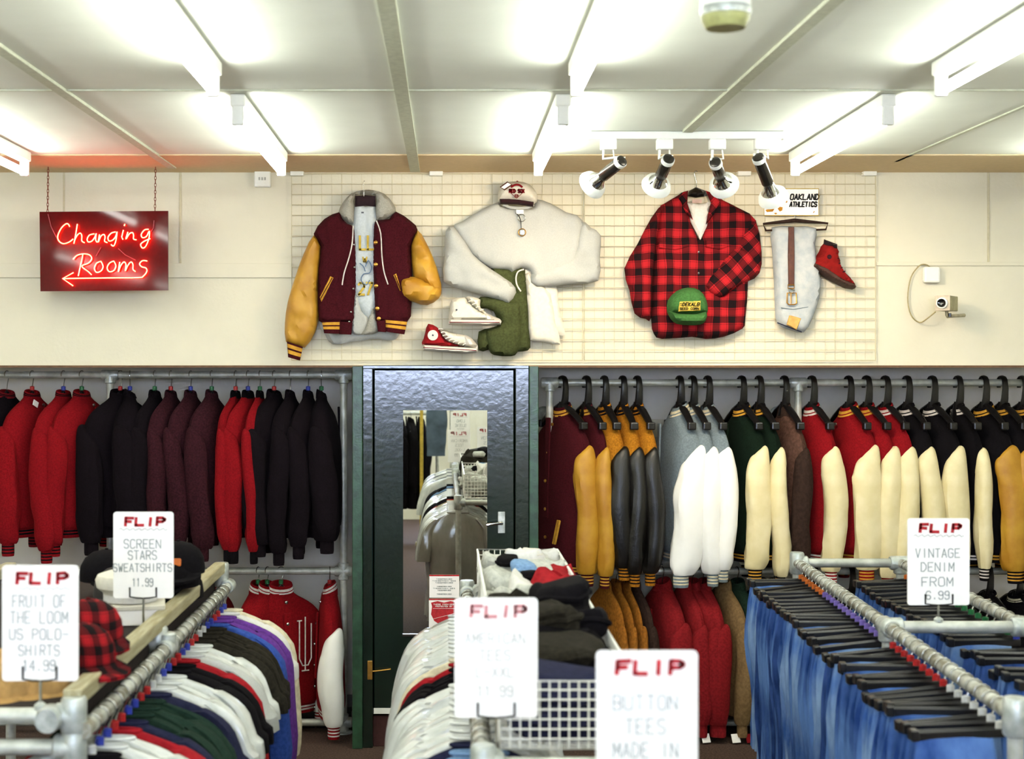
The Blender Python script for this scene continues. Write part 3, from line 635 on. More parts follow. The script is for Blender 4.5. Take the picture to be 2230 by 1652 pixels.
for pts, m, r_ in (([(820, 592), (820, 772), (822, 947), (832, 1132), (845, 1215), (855, 1297)], M_brass, 0.011), ([(640, 610), (645, 795), (636, 970), (616, 1160), (602, 1240), (600, 1320)], M_steel, 0.006)):
    for x, y in pts:
        c = P(*z4([(x, y)])[0], G - 0.083 + (0.008 if y > 1200 else 0)); MM = Matrix.Translation(c) @ Matrix.Rotation(math.pi / 2, 4, 'X')
        MB().lathe([(r_, -0.004), (r_, 0.001), (r_ * 0.6, 0.004), (0.0005, 0.005)], 12, MM).build('snap_button', m, vj, world=True)

# ------------------------------------------------------------------ sweatshirt, trousers, cap, canvas shoes
z5 = zoom(900, 370, 3.7535)
wt = thing('trousers', 'white twill trousers hanging folded below the grey sweatshirt', 'trousers', P(*z5([(1080, 1400)])[0], G))
puff(z5([(915, 800), (1010, 800), (1165, 940), (1185, 1060), (1210, 1200), (1242, 1335), (1205, 1352), (1060, 1300), (960, 1100)]), G, 0.02, wr=0.004, seed=11, smooth_sub=2).build('trouser_leg', M_twill, wt, world=True)
puff(z5([(915, 810), (1000, 900), (1120, 1010), (1160, 1250), (1205, 1425), (1050, 1402), (955, 1385), (940, 1200), (928, 1000)]), G - 0.02, 0.022, wr=0.005, seed=12, smooth_sub=2).build('trouser_leg', M_twill, wt, world=True)
ot = thing('trousers', 'olive green trousers tucked under the grey sweatshirt sleeve', 'trousers', P(*z5([(740, 1500)])[0], G))
puff(z5([(640, 790), (780, 800), (835, 800), (910, 790), (930, 1000), (947, 1300), (957, 1450), (900, 1482), (800, 1480), (700, 1450), (640, 1440), (610, 1470), (535, 1472), (535, 1320), (640, 1290), (700, 1250), (640, 1120), (640, 1000), (640, 900)]), G - 0.012, 0.035, wr=0.007, seed=13, smooth_sub=2).build('trouser_leg', M_olive, ot, world=True)
puff(z5([(550, 1035), (720, 1050), (800, 1080), (880, 1100), (885, 1380), (850, 1490), (800, 1522), (660, 1512), (620, 1470), (590, 1380), (600, 1300), (700, 1270), (700, 1190), (600, 1130), (533, 1130), (535, 1080)]), G - 0.035, 0.045, wr=0.009, fx=8, fz=8, seed=14, smooth_sub=2).build('trouser_leg', M_olive, ot, world=True)
sw = thing('sweatshirt', 'large grey marl sweatshirt spread on the wire grid with a cap at its neck', 'sweatshirt', P(*z5([(850, 1000)])[0], G))
puff(z5([(700, 262), (560, 322), (400, 420), (320, 480), (470, 690), (620, 797), (700, 812), (780, 818), (800, 842), (850, 812), (910, 808), (960, 830), (1010, 950), (1160, 880), (1330, 800), (1400, 430), (1250, 345), (1120, 272), (1000, 238), (985, 300), (850, 316), (720, 295)]), G - 0.03, 0.05, R_=0.05, wr=0.008, fx=7, fz=4, seed=15, smooth_sub=2).build('body', M_greyj, sw, world=True)
puff(z5([(330, 462), (264, 502), (258, 700), (250, 912), (450, 992), (700, 1062), (780, 1087), (842, 1000), (800, 920), (620, 800), (490, 690), (420, 570)]), G - 0.05, 0.055, R_=0.05, wr=0.009, fx=7, fz=9, ang=-0.5, seed=16, smooth_sub=2).build('sleeve', M_greyj, sw, world=True)
puff(z5([(1370, 420), (1450, 470), (1532, 532), (1525, 720), (1512, 905), (1300, 935), (1010, 952), (960, 880), (1000, 830), (1200, 760), (1320, 640)]), G - 0.045, 0.045, R_=0.05, wr=0.008, fx=6, fz=9, seed=17, smooth_sub=2).build('sleeve', M_greyj, sw, world=True)
MB().tube(cat_rom(wpath(z5, [(905, 812), (858, 830), (840, 880), (848, 940), (880, 992)], G - 0.075), 4), 0.0045, 6).build('waist_cord', M_whiterib, sw, world=True)
MB().tube(cat_rom(wpath(z5, [(735, 280), (790, 305), (860, 312), (930, 308), (985, 285)], G - 0.075), 4), 0.008, 8).build('neck_rib', M_greyj, sw, world=True)
kc = thing('keyring', 'silver keyring with charms pinned on the sweatshirt front', 'keyring', P(*z5([(880, 400)])[0], G - 0.09))
MB().box(P(*z5([(872, 342)])[0], G - 0.092), (0.04, 0.006, 0.022)).build('tag', M_white, kc, smooth=False, world=True)
MB().tube(wpath(z5, [(838, 350), (866, 380), (880, 420), (882, 480)], G - 0.092), 0.003, 6).build('strap', M_black, kc, world=True)
c = P(*z5([(886, 392)])[0], G - 0.094); MB().tube([c + Vector((0.02 * math.cos(k * math.pi / 8), 0, 0.02 * math.sin(k * math.pi / 8))) for k in range(16)], 0.002, 6, closed=True).build('ring', M_steel, kc, world=True)
c = P(*z5([(890, 510)])[0], G - 0.094); MB().tube([c + Vector((0.02 * math.cos(k * math.pi / 8), 0, 0.02 * math.sin(k * math.pi / 8))) for k in range(16)], 0.003, 6, closed=True).build('ring', M_brass, kc, world=True)
MB().box(c, (0.022, 0.004, 0.026)).build('charm', M_steel, kc, smooth=False, world=True, bevel=0.003)
cpx = thing('baseball_cap', 'white baseball cap with maroon brim hung over the sweatshirt neck', 'cap', P(*z5([(850, 250)])[0], G - 0.06))
puff(z5([(690, 252), (698, 170), (740, 112), (850, 92), (950, 118), (1005, 182), (1016, 240), (985, 280), (860, 262), (720, 262)]), G - 0.05, 0.085, R_=0.06, wr=0.003, smooth_sub=2).build('crown', M_twill, cpx, world=True)
puff(z5([(706, 236), (780, 236), (860, 242), (985, 262), (980, 302), (850, 282), (710, 280)]), G - 0.11, 0.04, R_=0.01, wr=0.001, smooth_sub=1).build('brim', mat('maroon_felt', '#2f1016', 0.95), cpx, world=True)
mb = MB()
strokes(mb, 'RED SOX', P(*z5([(785, 185)])[0], G - 0.137), 125 / 3.7535 * G / F, 0.018, 0.0032, (1, 0, 0), (0, 0, 1), (0, -1, 0)); strokes(mb, 'B', P(*z5([(832, 222)])[0], G - 0.137), 0.024, 0.014, 0.002, (1, 0, 0), (0, 0, 1), (0, -1, 0))
mb.tube(wpath(z5, [(795, 185), (845, 232), (895, 185)], G - 0.137), 0.0016, 5)
mb.tube(cat_rom(wpath(z5, [(800, 140), (830, 122), (865, 122), (892, 142)], G - 0.137), 3), 0.006, 6)
mb.build('lettering', M_redd, cpx, smooth=False, world=True)
MB().lathe([(0.006, 0), (0.005, 0.004), (0.001, 0.005)], 10, Matrix.Translation(P(*z5([(850, 95)])[0], G - 0.10))).build('top_button', M_redd, cpx, world=True)
tagq = wpath(z5, [(712, 140), (770, 98), (806, 120), (745, 162)], G - 0.14)
mb = MB(); mb.tube(tagq, 0.004, 6, closed=True); o = mb.build('tag_border', M_leathr, None)
tg = thing('price_tag', 'small dark bordered swing tag hanging on the white cap', 'price tag', tagq[0]); bpy.data.objects.remove(o)
mb = MB(); mb.tube(tagq, 0.004, 6, closed=True); mb.build('tag_border', M_leathr, tg, world=True)
mb = MB(); mb.loft([[p + Vector((0, 0.001, 0)) for p in tagq], [p + Vector((0, 0.004, 0)) for p in tagq]]); mb.build('tag_card', M_card, tg, smooth=False, world=True)
def sneaker(label, group, zf, upper, tongue, sole, toe, patch, lace_pts, m_up, d, m_toe=None):
    PS = dict(step=0.010)
    t = thing('canvas_sneaker', label, 'shoe', P(*zf([sole[0]])[0], d), 0, group)
    puff(zf(upper), d, 0.075, R_=0.03, wr=0.002, smooth_sub=2).build('canvas_upper', m_up, t, world=True)
    puff(zf(tongue), d - 0.005, 0.066, R_=0.025, wr=0.002, smooth_sub=2).build('tongue', M_twill, t, world=True)
    puff(zf(sole), d + 0.0, 0.088, R_=0.012, wr=0, smooth_sub=1).build('rubber_sole', M_rubber, t, world=True)
    puff(zf(toe), d - 0.005, 0.078, R_=0.03, wr=0, smooth_sub=2).build('toe_cap', m_toe or M_rubber, t, world=True)
    if patch:
        c = P(*zf([patch[:2]])[0], d - 0.079); MM = Matrix.Translation(c) @ Matrix.Rotation(math.pi / 2, 4, 'X')
        if patch[2] > 20: MB().lathe([(patch[2] / 3.7535 * d / F, -0.004), (patch[2] / 3.7535 * d / F, 0.002), (0.001, 0.003)], 24, MM).build('ankle_patch', M_rubber, t, world=True)
        st = MB(); pts = [c + Vector(((0.008 if k % 2 == 0 else 0.0033) * math.sin(k * math.pi / 5), -0.004, (0.008 if k % 2 == 0 else 0.0033) * math.cos(k * math.pi / 5))) for k in range(10)]
        st.loft([pts, [p + Vector((0, 0.002, 0)) for p in pts]]); st.build('star', M_navyj, t, smooth=False, world=True)
    mb = MB()
    for (x0, y0), (x1, y1) in lace_pts: mb.tube(wpath(zf, [(x0, y0), ((x0 + x1) / 2, (y0 + y1) / 2 - 4), (x1, y1)], d - 0.076), 0.0035, 6)
    mb.build('laces', M_rubber, t, world=True)
    mb = MB(); q = wpath(zf, [(sole[0][0] + 4, sole[0][1] + 25), (sole[-1][0] - 8, sole[-1][1] + 18) if False else (sole[1][0] - 10, sole[1][1] + 22)], d - 0.089)
    mb.tube(q, 0.002, 5); mb.build('sole_stripe', M_redd, t, world=True)
sneaker('red canvas high-top sneaker with white sole, lowest on the wire grid', 'canvas sneakers', z5, [(122, 1256), (205, 1290), (240, 1345), (270, 1385), (330, 1412), (440, 1442), (260, 1446), (78, 1436), (84, 1380), (98, 1330)],
        [(195, 1285), (235, 1296), (330, 1332), (420, 1345), (470, 1400), (440, 1442), (330, 1425), (270, 1395), (230, 1340)], [(78, 1424), (525, 1452), (528, 1492), (430, 1502), (80, 1476)], [(400, 1345), (460, 1362), (505, 1405), (528, 1455), (420, 1448)], (160, 1350, 42),
        [((205, 1300), (245, 1300)), ((225, 1330), (262, 1325)), ((240, 1355), (282, 1350)), ((262, 1378), (305, 1370)), ((290, 1395), (330, 1385)), ((325, 1408), (362, 1398)), ((365, 1420), (395, 1408)), ((405, 1432), (430, 1420))], M_canvasr, G - 0.02)
sneaker('white canvas high-top sneaker hung above the red one on the wire grid', 'canvas sneakers', z5, [(312, 1062), (420, 1040), (460, 1080), (520, 1130), (640, 1205), (640, 1230), (400, 1240), (292, 1230), (300, 1140)],
        [(430, 1040), (480, 1035), (550, 1060), (545, 1120), (600, 1170), (560, 1180), (480, 1110)], [(290, 1218), (715, 1222), (716, 1266), (600, 1276), (288, 1264)], [(600, 1170), (660, 1198), (705, 1215), (718, 1250), (600, 1250), (570, 1200)], (354, 1143, 10),
        [((450, 1075), (490, 1070)), ((480, 1100), (520, 1092)), ((510, 1125), (548, 1118)), ((545, 1150), (575, 1140))], M_twill, G - 0.05)

# ------------------------------------------------------------------ plaid shirt, tee, green cap
z6 = zoom(1240, 270, 3.3717)
hg = thing('coat_hanger', 'black coat hanger at the neck of the plaid shirt', 'hanger', P(*z6([(930, 500)])[0], G))
puff(z6([(930, 462), (1000, 490), (1015, 528), (930, 540), (865, 528), (880, 490)]), G - 0.03, 0.03, smooth_sub=1, wr=0).build('neck_plate', M_black, hg, world=True)
MB().tube(cat_rom(wpath(z6, [(932, 470), (935, 430), (925, 390), (918, 355), (930, 345), (940, 352)], G - 0.03), 3), 0.003, 6).build('hook', M_steel, hg, world=True)
te = thing('tee_shirt', 'plain white tee showing in the open neck of the plaid shirt', 'tee shirt', P(*z6([(955, 830)])[0], G))
puff(z6([(860, 572), (950, 590), (1040, 568), (1010, 750), (962, 850), (890, 720)]), G - 0.035, 0.02, smooth_sub=1, wr=0.003).build('body', M_tee, te, world=True)
ps = thing('plaid_shirt', 'red and black plaid flannel shirt hung on the wire grid under the spotlights', 'shirt', P(*z6([(940, 1560)])[0], G))
puff(z6([(840, 500), (800, 522), (700, 582), (655, 625), (640, 800), (612, 1100), (600, 1430), (620, 1540), (680, 1577), (900, 1562), (1000, 1577), (1130, 1562), (1270, 1502), (1292, 1430), (1312, 1150), (1285, 900), (1372, 710), (1250, 620), (1130, 560), (1035, 500), (1050, 590), (1002, 750), (960, 855), (895, 730), (855, 585)]), G - 0.025, 0.05, R_=0.05, wr=0.006, fx=8, fz=4, seed=21, smooth_sub=2).build('body', PL, ps, world=True)
puff(z6([(690, 592), (600, 690), (500, 880), (403, 1060), (440, 1220), (478, 1390), (560, 1430), (602, 1420), (614, 1100), (650, 800)]), G - 0.03, 0.065, R_=0.05, wr=0.008, fx=12, fz=5, seed=22, smooth_sub=2).build('sleeve', PL, ps, world=True)
puff(z6([(1368, 705), (1412, 940), (1397, 1092), (1310, 1155), (1215, 1130), (1195, 950), (1270, 780)]), G - 0.03, 0.06, R_=0.05, wr=0.008, seed=23, smooth_sub=2).build('sleeve', PLR, ps, world=True)
puff(z6([(1397, 1090), (1280, 1172), (1170, 1242), (1097, 1282), (985, 1190), (1080, 1060), (1180, 935), (1250, 900), (1340, 960)]), G - 0.06, 0.06, R_=0.045, wr=0.008, ang=0.7, seed=24, smooth_sub=2).build('sleeve_forearm', PLR, ps, world=True)
puff(z6([(835, 498), (872, 488), (866, 580), (908, 705), (850, 650), (800, 545)]), G - 0.062, 0.022, R_=0.012, wr=0.002, smooth_sub=1).build('collar_flap', PLR, ps, world=True)
puff(z6([(1000, 488), (1040, 502), (1112, 570), (1065, 660), (1000, 740), (1038, 580)]), G - 0.062, 0.022, R_=0.012, wr=0.002, smooth_sub=1).build('collar_flap', PLR, ps, world=True)
for q in ([(655, 860), (880, 850), (880, 905), (770, 930), (655, 912)], [(1000, 850), (1200, 855), (1195, 900), (1100, 925), (1000, 905)]):
    puff(z6(q), G - 0.07, 0.012, R_=0.01, wr=0.001, smooth_sub=1).build('pocket_flap', PL, ps, world=True)
puff(z6([(935, 850), (985, 850), (990, 1200), (985, 1560), (930, 1560), (940, 1200)]), G - 0.066, 0.014, R_=0.01, wr=0.001, smooth_sub=1).build('placket', PL, ps, world=True)
for y in (940, 1095, 1240): MB().lathe([(0.006, 0), (0.006, 0.003), (0.001, 0.004)], 10, Matrix.Translation(P(*z6([(950, y)])[0], G - 0.081)) @ Matrix.Rotation(math.pi / 2, 4, 'X')).build('shirt_button', M_black, ps, world=True)
MB().box(P(*z6([(937, 566)])[0], G - 0.056), (0.052, 0.003, 0.022)).build('neck_label', mat('pinkish_label', '#d8b8ae', 0.8), ps, smooth=False, world=True)
gc = thing('baseball_cap', 'green baseball cap with yellow patch pinned on the plaid shirt', 'cap', P(*z6([(865, 1400)])[0], G - 0.09))
puff(z6([(718, 1375), (722, 1292), (785, 1226), (870, 1200), (950, 1215), (1002, 1280), (1018, 1365), (990, 1400), (860, 1405), (740, 1398)]), G - 0.075, 0.085, R_=0.06, wr=0.002, smooth_sub=2).build('crown', M_capgreen, gc, world=True)
puff(z6([(722, 1372), (790, 1388), (870, 1392), (940, 1390), (1008, 1375), (1002, 1440), (962, 1472), (880, 1477), (790, 1467), (742, 1430)]), G - 0.12, 0.075, R_=0.03, wr=0.001, smooth_sub=2).build('brim', M_capgreen, gc, world=True)
puff(z6([(806, 1300), (965, 1295), (962, 1370), (800, 1377)]), G - 0.157, 0.006, R_=0.004, wr=0, smooth_sub=1).build('front_patch', M_yellow, gc, world=True)
mb = MB(); strokes(mb, 'DEKALB', P(*z6([(830, 1335)])[0], G - 0.165), 125 / 3.3717 * G / F, 0.018, 0.002, (1, 0, 0), (0, 0, 1), (0, -1, 0), slant=0.3)
strokes(mb, 'SEED CORN', P(*z6([(812, 1362)])[0], G - 0.165), 140 / 3.3717 * G / F, 0.011, 0.0015, (1, 0, 0), (0, 0, 1), (0, -1, 0))
mb.tube(wpath(z6, [(812, 1318), (845, 1318), (815, 1332), (842, 1334)], G - 0.165), 0.002, 5); mb.build('lettering', M_dgreen, gc, smooth=False, world=True)

# ------------------------------------------------------------------ team plate, pale jeans, belt, red boot
a, b = P(*z7([(188, 133)])[0], G - 0.005), P(*z7([(697, 382)])[0], G - 0.005)
t = thing('team_plate', 'white sports team plate with black lettering on the wire grid', 'plate', ((a.x + b.x) / 2, G, b.z))
MB().box(((a.x + b.x) / 2, G - 0.004, (a.z + b.z) / 2), (b.x - a.x, 0.006, a.z - b.z)).build('plate', M_card, t, smooth=False, world=True, bevel=0.002)
mb = MB(); mb.tube([(a.x, G - 0.008, a.z), (b.x, G - 0.008, a.z), (b.x, G - 0.008, b.z), (a.x, G - 0.008, b.z)], 0.0025, 6, closed=True); mb.build('gold_border', M_yellow, t, world=True)
mb = MB()
for txt, x, y, w, h in (('OAKLAND', 432, 234, 275, 50), ('ATHLETICS', 428, 299, 258, 43)):
    strokes(mb, txt, P(*z7([(x, y)])[0], G - 0.0075), w / 4.288 * G / F, h / 4.288 * G / F, 0.0038, (1, 0, 0), (0, 0, 1), (0, -1, 0), slant=0.18)
mb.build('lettering', M_black, t, smooth=False, world=True)
for q in ([(200, 330), (240, 318), (285, 320), (270, 345), (215, 350)], [(315, 318), (335, 300), (362, 305), (358, 335), (335, 345)], [(385, 250), (400, 235), (408, 255), (395, 265)], [(645, 355), (655, 340), (662, 345), (650, 360)], [(280, 360), (300, 355), (312, 365), (295, 372)]):
    puff(z7(q), G - 0.0072, 0.002, R_=0.003, wr=0, smooth_sub=1, step=0.008, back=0).build('gold_emblem', mat('orange_gold', '#c98a1c', 0.7, bump=0), t, world=True)
hg = thing('trouser_hanger', 'dark brown open-ended trouser hanger holding the pale jeans', 'hanger', P(*z7([(480, 420)])[0], G))
MB().tube(wpath(z7, [(670, 516), (765, 512), (785, 456), (475, 418), (180, 462), (205, 522), (262, 520)], G - 0.02), 0.006, 6).build('hanger_bar', M_dbrown, hg, world=True)
puff(z7([(180, 450), (475, 408), (785, 446), (785, 462), (600, 455), (475, 448), (330, 458), (180, 470)]), G - 0.015, 0.012, R_=0.006, wr=0, smooth_sub=1).build('hanger_plate', M_dbrown, hg, world=True)
MB().tube(wpath(z7, [(475, 415), (475, 392), (480, 380)], G - 0.02), 0.003, 6).build('hook', M_steel, hg, world=True)
pj = thing('folded_jeans', 'pale bleached jeans folded over the brown hanger on the wire grid', 'jeans', P(*z7([(450, 1450)])[0], G))
puff(z7([(258, 492), (470, 488), (676, 498), (664, 650), (690, 850), (716, 960), (704, 1150), (640, 1340), (560, 1472), (430, 1452), (312, 1392), (290, 1250), (280, 1000), (262, 700)]), G - 0.01, 0.05, R_=0.045, wr=0.007, fx=10, fz=4, seed=31, smooth_sub=2).build('jeans_leg', M_pale, pj, world=True)
puff(z7([(420, 1308), (538, 1340), (492, 1452), (398, 1402)]), G - 0.058, 0.008, R_=0.006, wr=0, smooth_sub=1).build('leather_patch', mat('tan_patch', '#d9ae62', 0.7), pj, world=True)
MB().tube(wpath(z7, [(312, 1382), (420, 1425), (540, 1470)], G - 0.052), 0.003, 6).build('waist_seam', M_navyj, pj, world=True)
MB().tube(wpath(z7, [(345, 1242), (460, 1258), (600, 1235)], G - 0.064), 0.0018, 6).build('pocket_seam', M_bluegrey, pj, world=True)
bl = thing('leather_belt', 'brown leather belt with gold buckle hanging down the pale jeans', 'belt', P(*z7([(442, 500)])[0], G - 0.07))
puff(z7([(414, 488), (470, 488), (474, 760), (472, 1035), (414, 1035), (410, 760)]), G - 0.066, 0.008, R_=0.004, wr=0.001, smooth_sub=1).build('strap', M_leathr, bl, world=True)
for q, m in (([(412, 1030), (470, 1030), (470, 1062), (412, 1062)], M_brass), ([(420, 1062), (472, 1080), (455, 1112), (420, 1095)], M_steel), ([(405, 1105), (488, 1105), (492, 1200), (470, 1214), (420, 1214), (402, 1195)], M_brass)):
    MB().tube(wpath(z7, q, G - 0.08), 0.0038, 6, closed=True).build('buckle', m, bl, world=True)
MB().tube(wpath(z7, [(440, 1105), (440, 1205)], G - 0.08), 0.003, 6).build('buckle_pin', M_brass, bl, world=True)
bt = thing('suede_boot', 'red suede ankle boot hung tilted beside the pale jeans', 'boot', P(*z7([(800, 990)])[0], G))
puff(z7([(742, 645), (872, 690), (882, 780), (922, 880), (985, 960), (1030, 1035), (1000, 1060), (880, 1010), (720, 930), (618, 860), (640, 815), (700, 720)]), G - 0.01, 0.08, R_=0.035, wr=0.002, smooth_sub=2).build('upper', mat('red_suede', '#8a1a18', 0.95, bump=0.3, spec=0.1), bt, world=True)
puff(z7([(748, 603), (872, 650), (866, 705), (800, 705), (738, 682)]), G - 0.015, 0.07, R_=0.03, wr=0.003, smooth_sub=1).build('collar', mat('dark_plum_pile', '#26141a', 0.95), bt, world=True)
puff(z7([(610, 868), (632, 822), (750, 868), (888, 968), (1000, 1015), (1035, 1050), (1012, 1073), (940, 1062), (800, 992)]), G - 0.005, 0.088, R_=0.016, wr=0, smooth_sub=1).build('sole', mat('dark_brown_rubber', '#4a2f26', 0.7), bt, world=True)
puff(z7([(880, 900), (985, 965), (1030, 1035), (1010, 1055), (900, 990)]), G - 0.02, 0.08, R_=0.03, wr=0, smooth_sub=2).build('vamp', MATS['red_suede'], bt, world=True)
MB().lathe([(0.013, 0), (0.012, 0.004), (0.001, 0.005)], 16, Matrix.Translation(P(*z7([(798, 768)])[0], G - 0.088)) @ Matrix.Rotation(math.pi / 2, 4, 'X')).build('ankle_badge', M_plum, bt, world=True)
mb = MB()
for x, y in ((860, 740), (872, 785), (890, 830), (908, 870), (935, 905)): mb.tube(wpath(z7, [(x - 14, y + 5), (x + 12, y - 5)], G - 0.085), 0.0035, 6)
mb.build('laces', M_plum, bt, world=True)

# ------------------------------------------------------------------ builders: hangers
def hook_pts(r=0.024, drop=0.10, lean=0.0):
    """hook wire in the hanger plane (local XZ) over a rail whose centre is the local origin"""
    q = [(lean, 0, -drop), (lean * 0.6 + 0.006, 0, -drop * 0.6)]
    for k in range(9):
        a = -0.9 + k * (math.pi + 1.2) / 8; q.append((r * math.cos(a), 0, r * math.sin(a)))
    return q
RAIL_R = 0.021
def wire_hanger(label, loc, rotz, group, bead=None, drop=0.09, arm=0.19, arms=True, m=None):
    t = thing('coat_hanger', label, 'hanger', loc, rotz, group)
    MB().tube(hook_pts(RAIL_R + 0.004, drop), 0.0028, 6).build('hook', M_steel, t)
    if bead: MB().lathe([(0.002, -drop - 0.008), (0.013, -drop - 0.004), (0.013, -drop + 0.018), (0.002, -drop + 0.022)], 12).build('size_bead', bead, t)
    if arms: MB().tube([(-arm, 0, -drop - 0.150), (-arm * 0.5, 0, -drop - 0.095), (0, 0, -drop - 0.008), (arm * 0.5, 0, -drop - 0.095), (arm, 0, -drop - 0.150)], 0.007, 8).build('shoulder_bar', m or M_black, t)
    return t
def black_hanger(label, loc, rotz, group, wide=1.0):
    t = thing('coat_hanger', label, 'hanger', loc, rotz, group)
    mb = MB(); r = RAIL_R + 0.012; pts = [(0.012, 0, -0.15), (0.03, 0, -0.09), (r + 0.004, 0, -0.03)]
    for k in range(7):
        a = k * math.pi / 6; pts.append((r * math.cos(a), 0, r * math.sin(a)))
    pts.append((-r, 0, -0.03)); mb.tube(pts, [0.017, 0.014, 0.012] + [0.011] * 7 + [0.007], 8, flat=1.7); mb.build('hook', M_black, t)
    mb = MB(); mb.loft([ell(0, 0, -0.11, 0.014, 0.022, 14), ell(0, 0, -0.15, 0.03, 0.03, 14), ell(0, 0, -0.19, 0.06, 0.036, 14), ell(0, 0, -0.225, 0.085, 0.03, 14), ell(0, 0, -0.24, 0.06, 0.02, 14)]); mb.build('neck_plate', M_black, t)
    for s in (-1, 1):
        MB().tube([(s * 0.02, 0, -0.13), (s * 0.09, 0, -0.160), (s * 0.17, 0, -0.205), (s * 0.215 * wide, 0, -0.235)], [0.016, 0.018, 0.016, 0.014], 10, flat=1.3).build('hanger_arm', M_black, t)
        MB().box((s * 0.222 * wide, 0, -0.243), (0.034, 0.048, 0.045)).build('end_clip', M_black, C.objects[-1], smooth=False, bevel=0.008)
    return t
# ------------------------------------------------------------------ builder: jacket on a rail
def jacket(name, label, catg, group, loc, rotz, body, sleeve, trim=None, stripe=None, drop=0.09, Ln=0.70, sl=0.80, wide=1.0, deep=1.0, snaps=None, pockets=None, collar=0.045, bend=0.0, flare=0.0, seed=0.0, cslim=1.0, bulge=0.0):
    """local frame: origin on the rail, X along the shoulders, -Y the front; hangs down -Z"""
    t = thing(name, label, catg, loc, rotz, group); z0 = -drop; trim = trim or body; stripe = stripe or trim
    bt = [(0.0, 0.070, 0.050 * cslim), (-0.025, 0.105, 0.056 * cslim), (-0.06, 0.165, 0.062 * (cslim + 1) / 2), (-0.11, 0.222, 0.070), (-0.18, 0.252, 0.080), (-0.26, 0.256, 0.088), (-0.34, 0.240, 0.092), (-0.46, 0.230, 0.094), (-Ln + 0.10, 0.232, 0.094), (-Ln + 0.055, 0.220, 0.088)]
    rings = [ell(0, 0, z0 + z, a * wide, b * deep * (1 + bulge * min(1, max(0, -z) * 5)), 22, 2.5, (0.16, 1.2, 2.2, seed)) for z, a, b in interp(bt, 2)]
    MB().loft(rings).build('body', body, t)
    wb_ = [(-Ln + 0.062, 0.205, 0.080), (-Ln + 0.045, 0.212, 0.083), (-Ln + 0.035, 0.212, 0.083), (-Ln + 0.028, 0.212, 0.083), (-Ln + 0.018, 0.211, 0.082), (-Ln, 0.205, 0.080)]
    MB().loft([ell(0, 0, z0 + z, a * wide, b * deep * (1 + bulge), 22, 2.5) for z, a, b in wb_], mis=[0, 1, 0, 1, 0]).build('waistband', [trim, stripe], t)
    co = [(-0.012, 0.078, 0.058), (collar * 0.22, 0.077, 0.059), (collar * 0.44, 0.076, 0.058), (collar * 0.54, 0.075, 0.058), (collar * 0.76, 0.073, 0.057), (collar, 0.068, 0.053), (collar - 0.002, 0.058, 0.043), (0.004, 0.056, 0.041)]
    MB().loft([ell(0, 0, z0 + z, a, b * deep * cslim * (1 - 5 * max(0, z)), 20, ty=0.55 * min(1, max(0, z + 0.012) * 30)) for z, a, b in co], mis=[0, 1, 0, 1, 0, 0, 0]).build('collar', [trim, stripe], t)
    MB().box((0.012, -0.094 * deep * (1 + bulge), z0 - 0.30), (0.045, 0.012, Ln - 0.32), Matrix.Rotation(-0.03, 3, 'X')).build('placket', body, t, smooth=False, bevel=0.004)
    for s in (-1, 1):
        st = [(-0.185, 0.232, 0.022, 0.016), (-0.189, 0.234, 0.029, 0.036), (-0.200, 0.237, 0.035, 0.052), (-0.225, 0.241, 0.042, 0.066), (-0.28, 0.246, 0.050, 0.076), (-0.36, 0.251, 0.056, 0.081), (-0.44, 0.254, 0.060, 0.083), (-0.54, 0.258, 0.060, 0.082), (-sl + 0.16, 0.254, 0.056, 0.076), (-sl + 0.09, 0.248, 0.046, 0.062), (-sl + 0.07, 0.246, 0.040, 0.050)]
        fl = flare
        yb = lambda z: bend * math.sin(min(1, max(0, (-z - 0.15) / (sl - 0.15))) * math.pi * 0.9) + fl * min(1, max(0, (-z - 0.2) / (sl - 0.2))) + (0.010 * math.sin(z * 9 + seed))
        sm = MB().loft([ell(s * x * wide, yb(z), z0 + z, rx, ry * deep, 24, 2.1, ty=0.8 * max(0, 1 - max(0, -z - 0.185) / 0.22), nz=(0.04 if z > -0.3 else 0.16 + 0.22 * max(0, (-z - 0.5) / 0.4), 1.5, 5.0 + 4 * max(0, -z - 0.5), seed + s * 3)) for z, x, rx, ry in interp(st, 3)])
        so = sm.build('sleeve', sleeve, t)
        cz = [(-sl + 0.078, 0.034, 0.041), (-sl + 0.06, 0.034, 0.042), (-sl + 0.052, 0.034, 0.042), (-sl + 0.042, 0.034, 0.042), (-sl + 0.034, 0.034, 0.042), (-sl + 0.024, 0.034, 0.042), (-sl + 0.016, 0.034, 0.042), (-sl, 0.031, 0.039)]
        MB().loft([ell(s * 0.246 * wide, yb(-sl + 0.04), z0 + z, rx, ry * deep, 16) for z, rx, ry in cz], mis=[0, 1, 0, 1, 0, 1, 0] if stripe is not trim else [0] * 7).build('cuff', [trim, stripe], so)
    if snaps:
        for k in range(6):
            z = z0 - 0.05 - k * (Ln - 0.09) / 5; y = -(0.060 + 0.04 * min(1, k / 1.5)) * deep * (1 + bulge) - 0.006
            MB().lathe([(0.010, -0.003), (0.010, 0.003), (0.006, 0.006), (0.0005, 0.007)], 10, Matrix.Translation((0.012, y, z)) @ Matrix.Rotation(math.pi / 2, 4, 'X')).build('snap_button', snaps, t)
    if pockets:
        for s in (-1, 1):
            M2 = Matrix.Rotation(s * 0.35, 3, 'Y')
            for k in (-1, 1): MB().box((s * 0.12 + k * 0.009, -0.098 * deep * (1 + bulge), z0 - Ln + 0.24), (0.013, 0.012, 0.15), M2).build('pocket_trim', pockets, t, smooth=False, bevel=0.003)
    return t

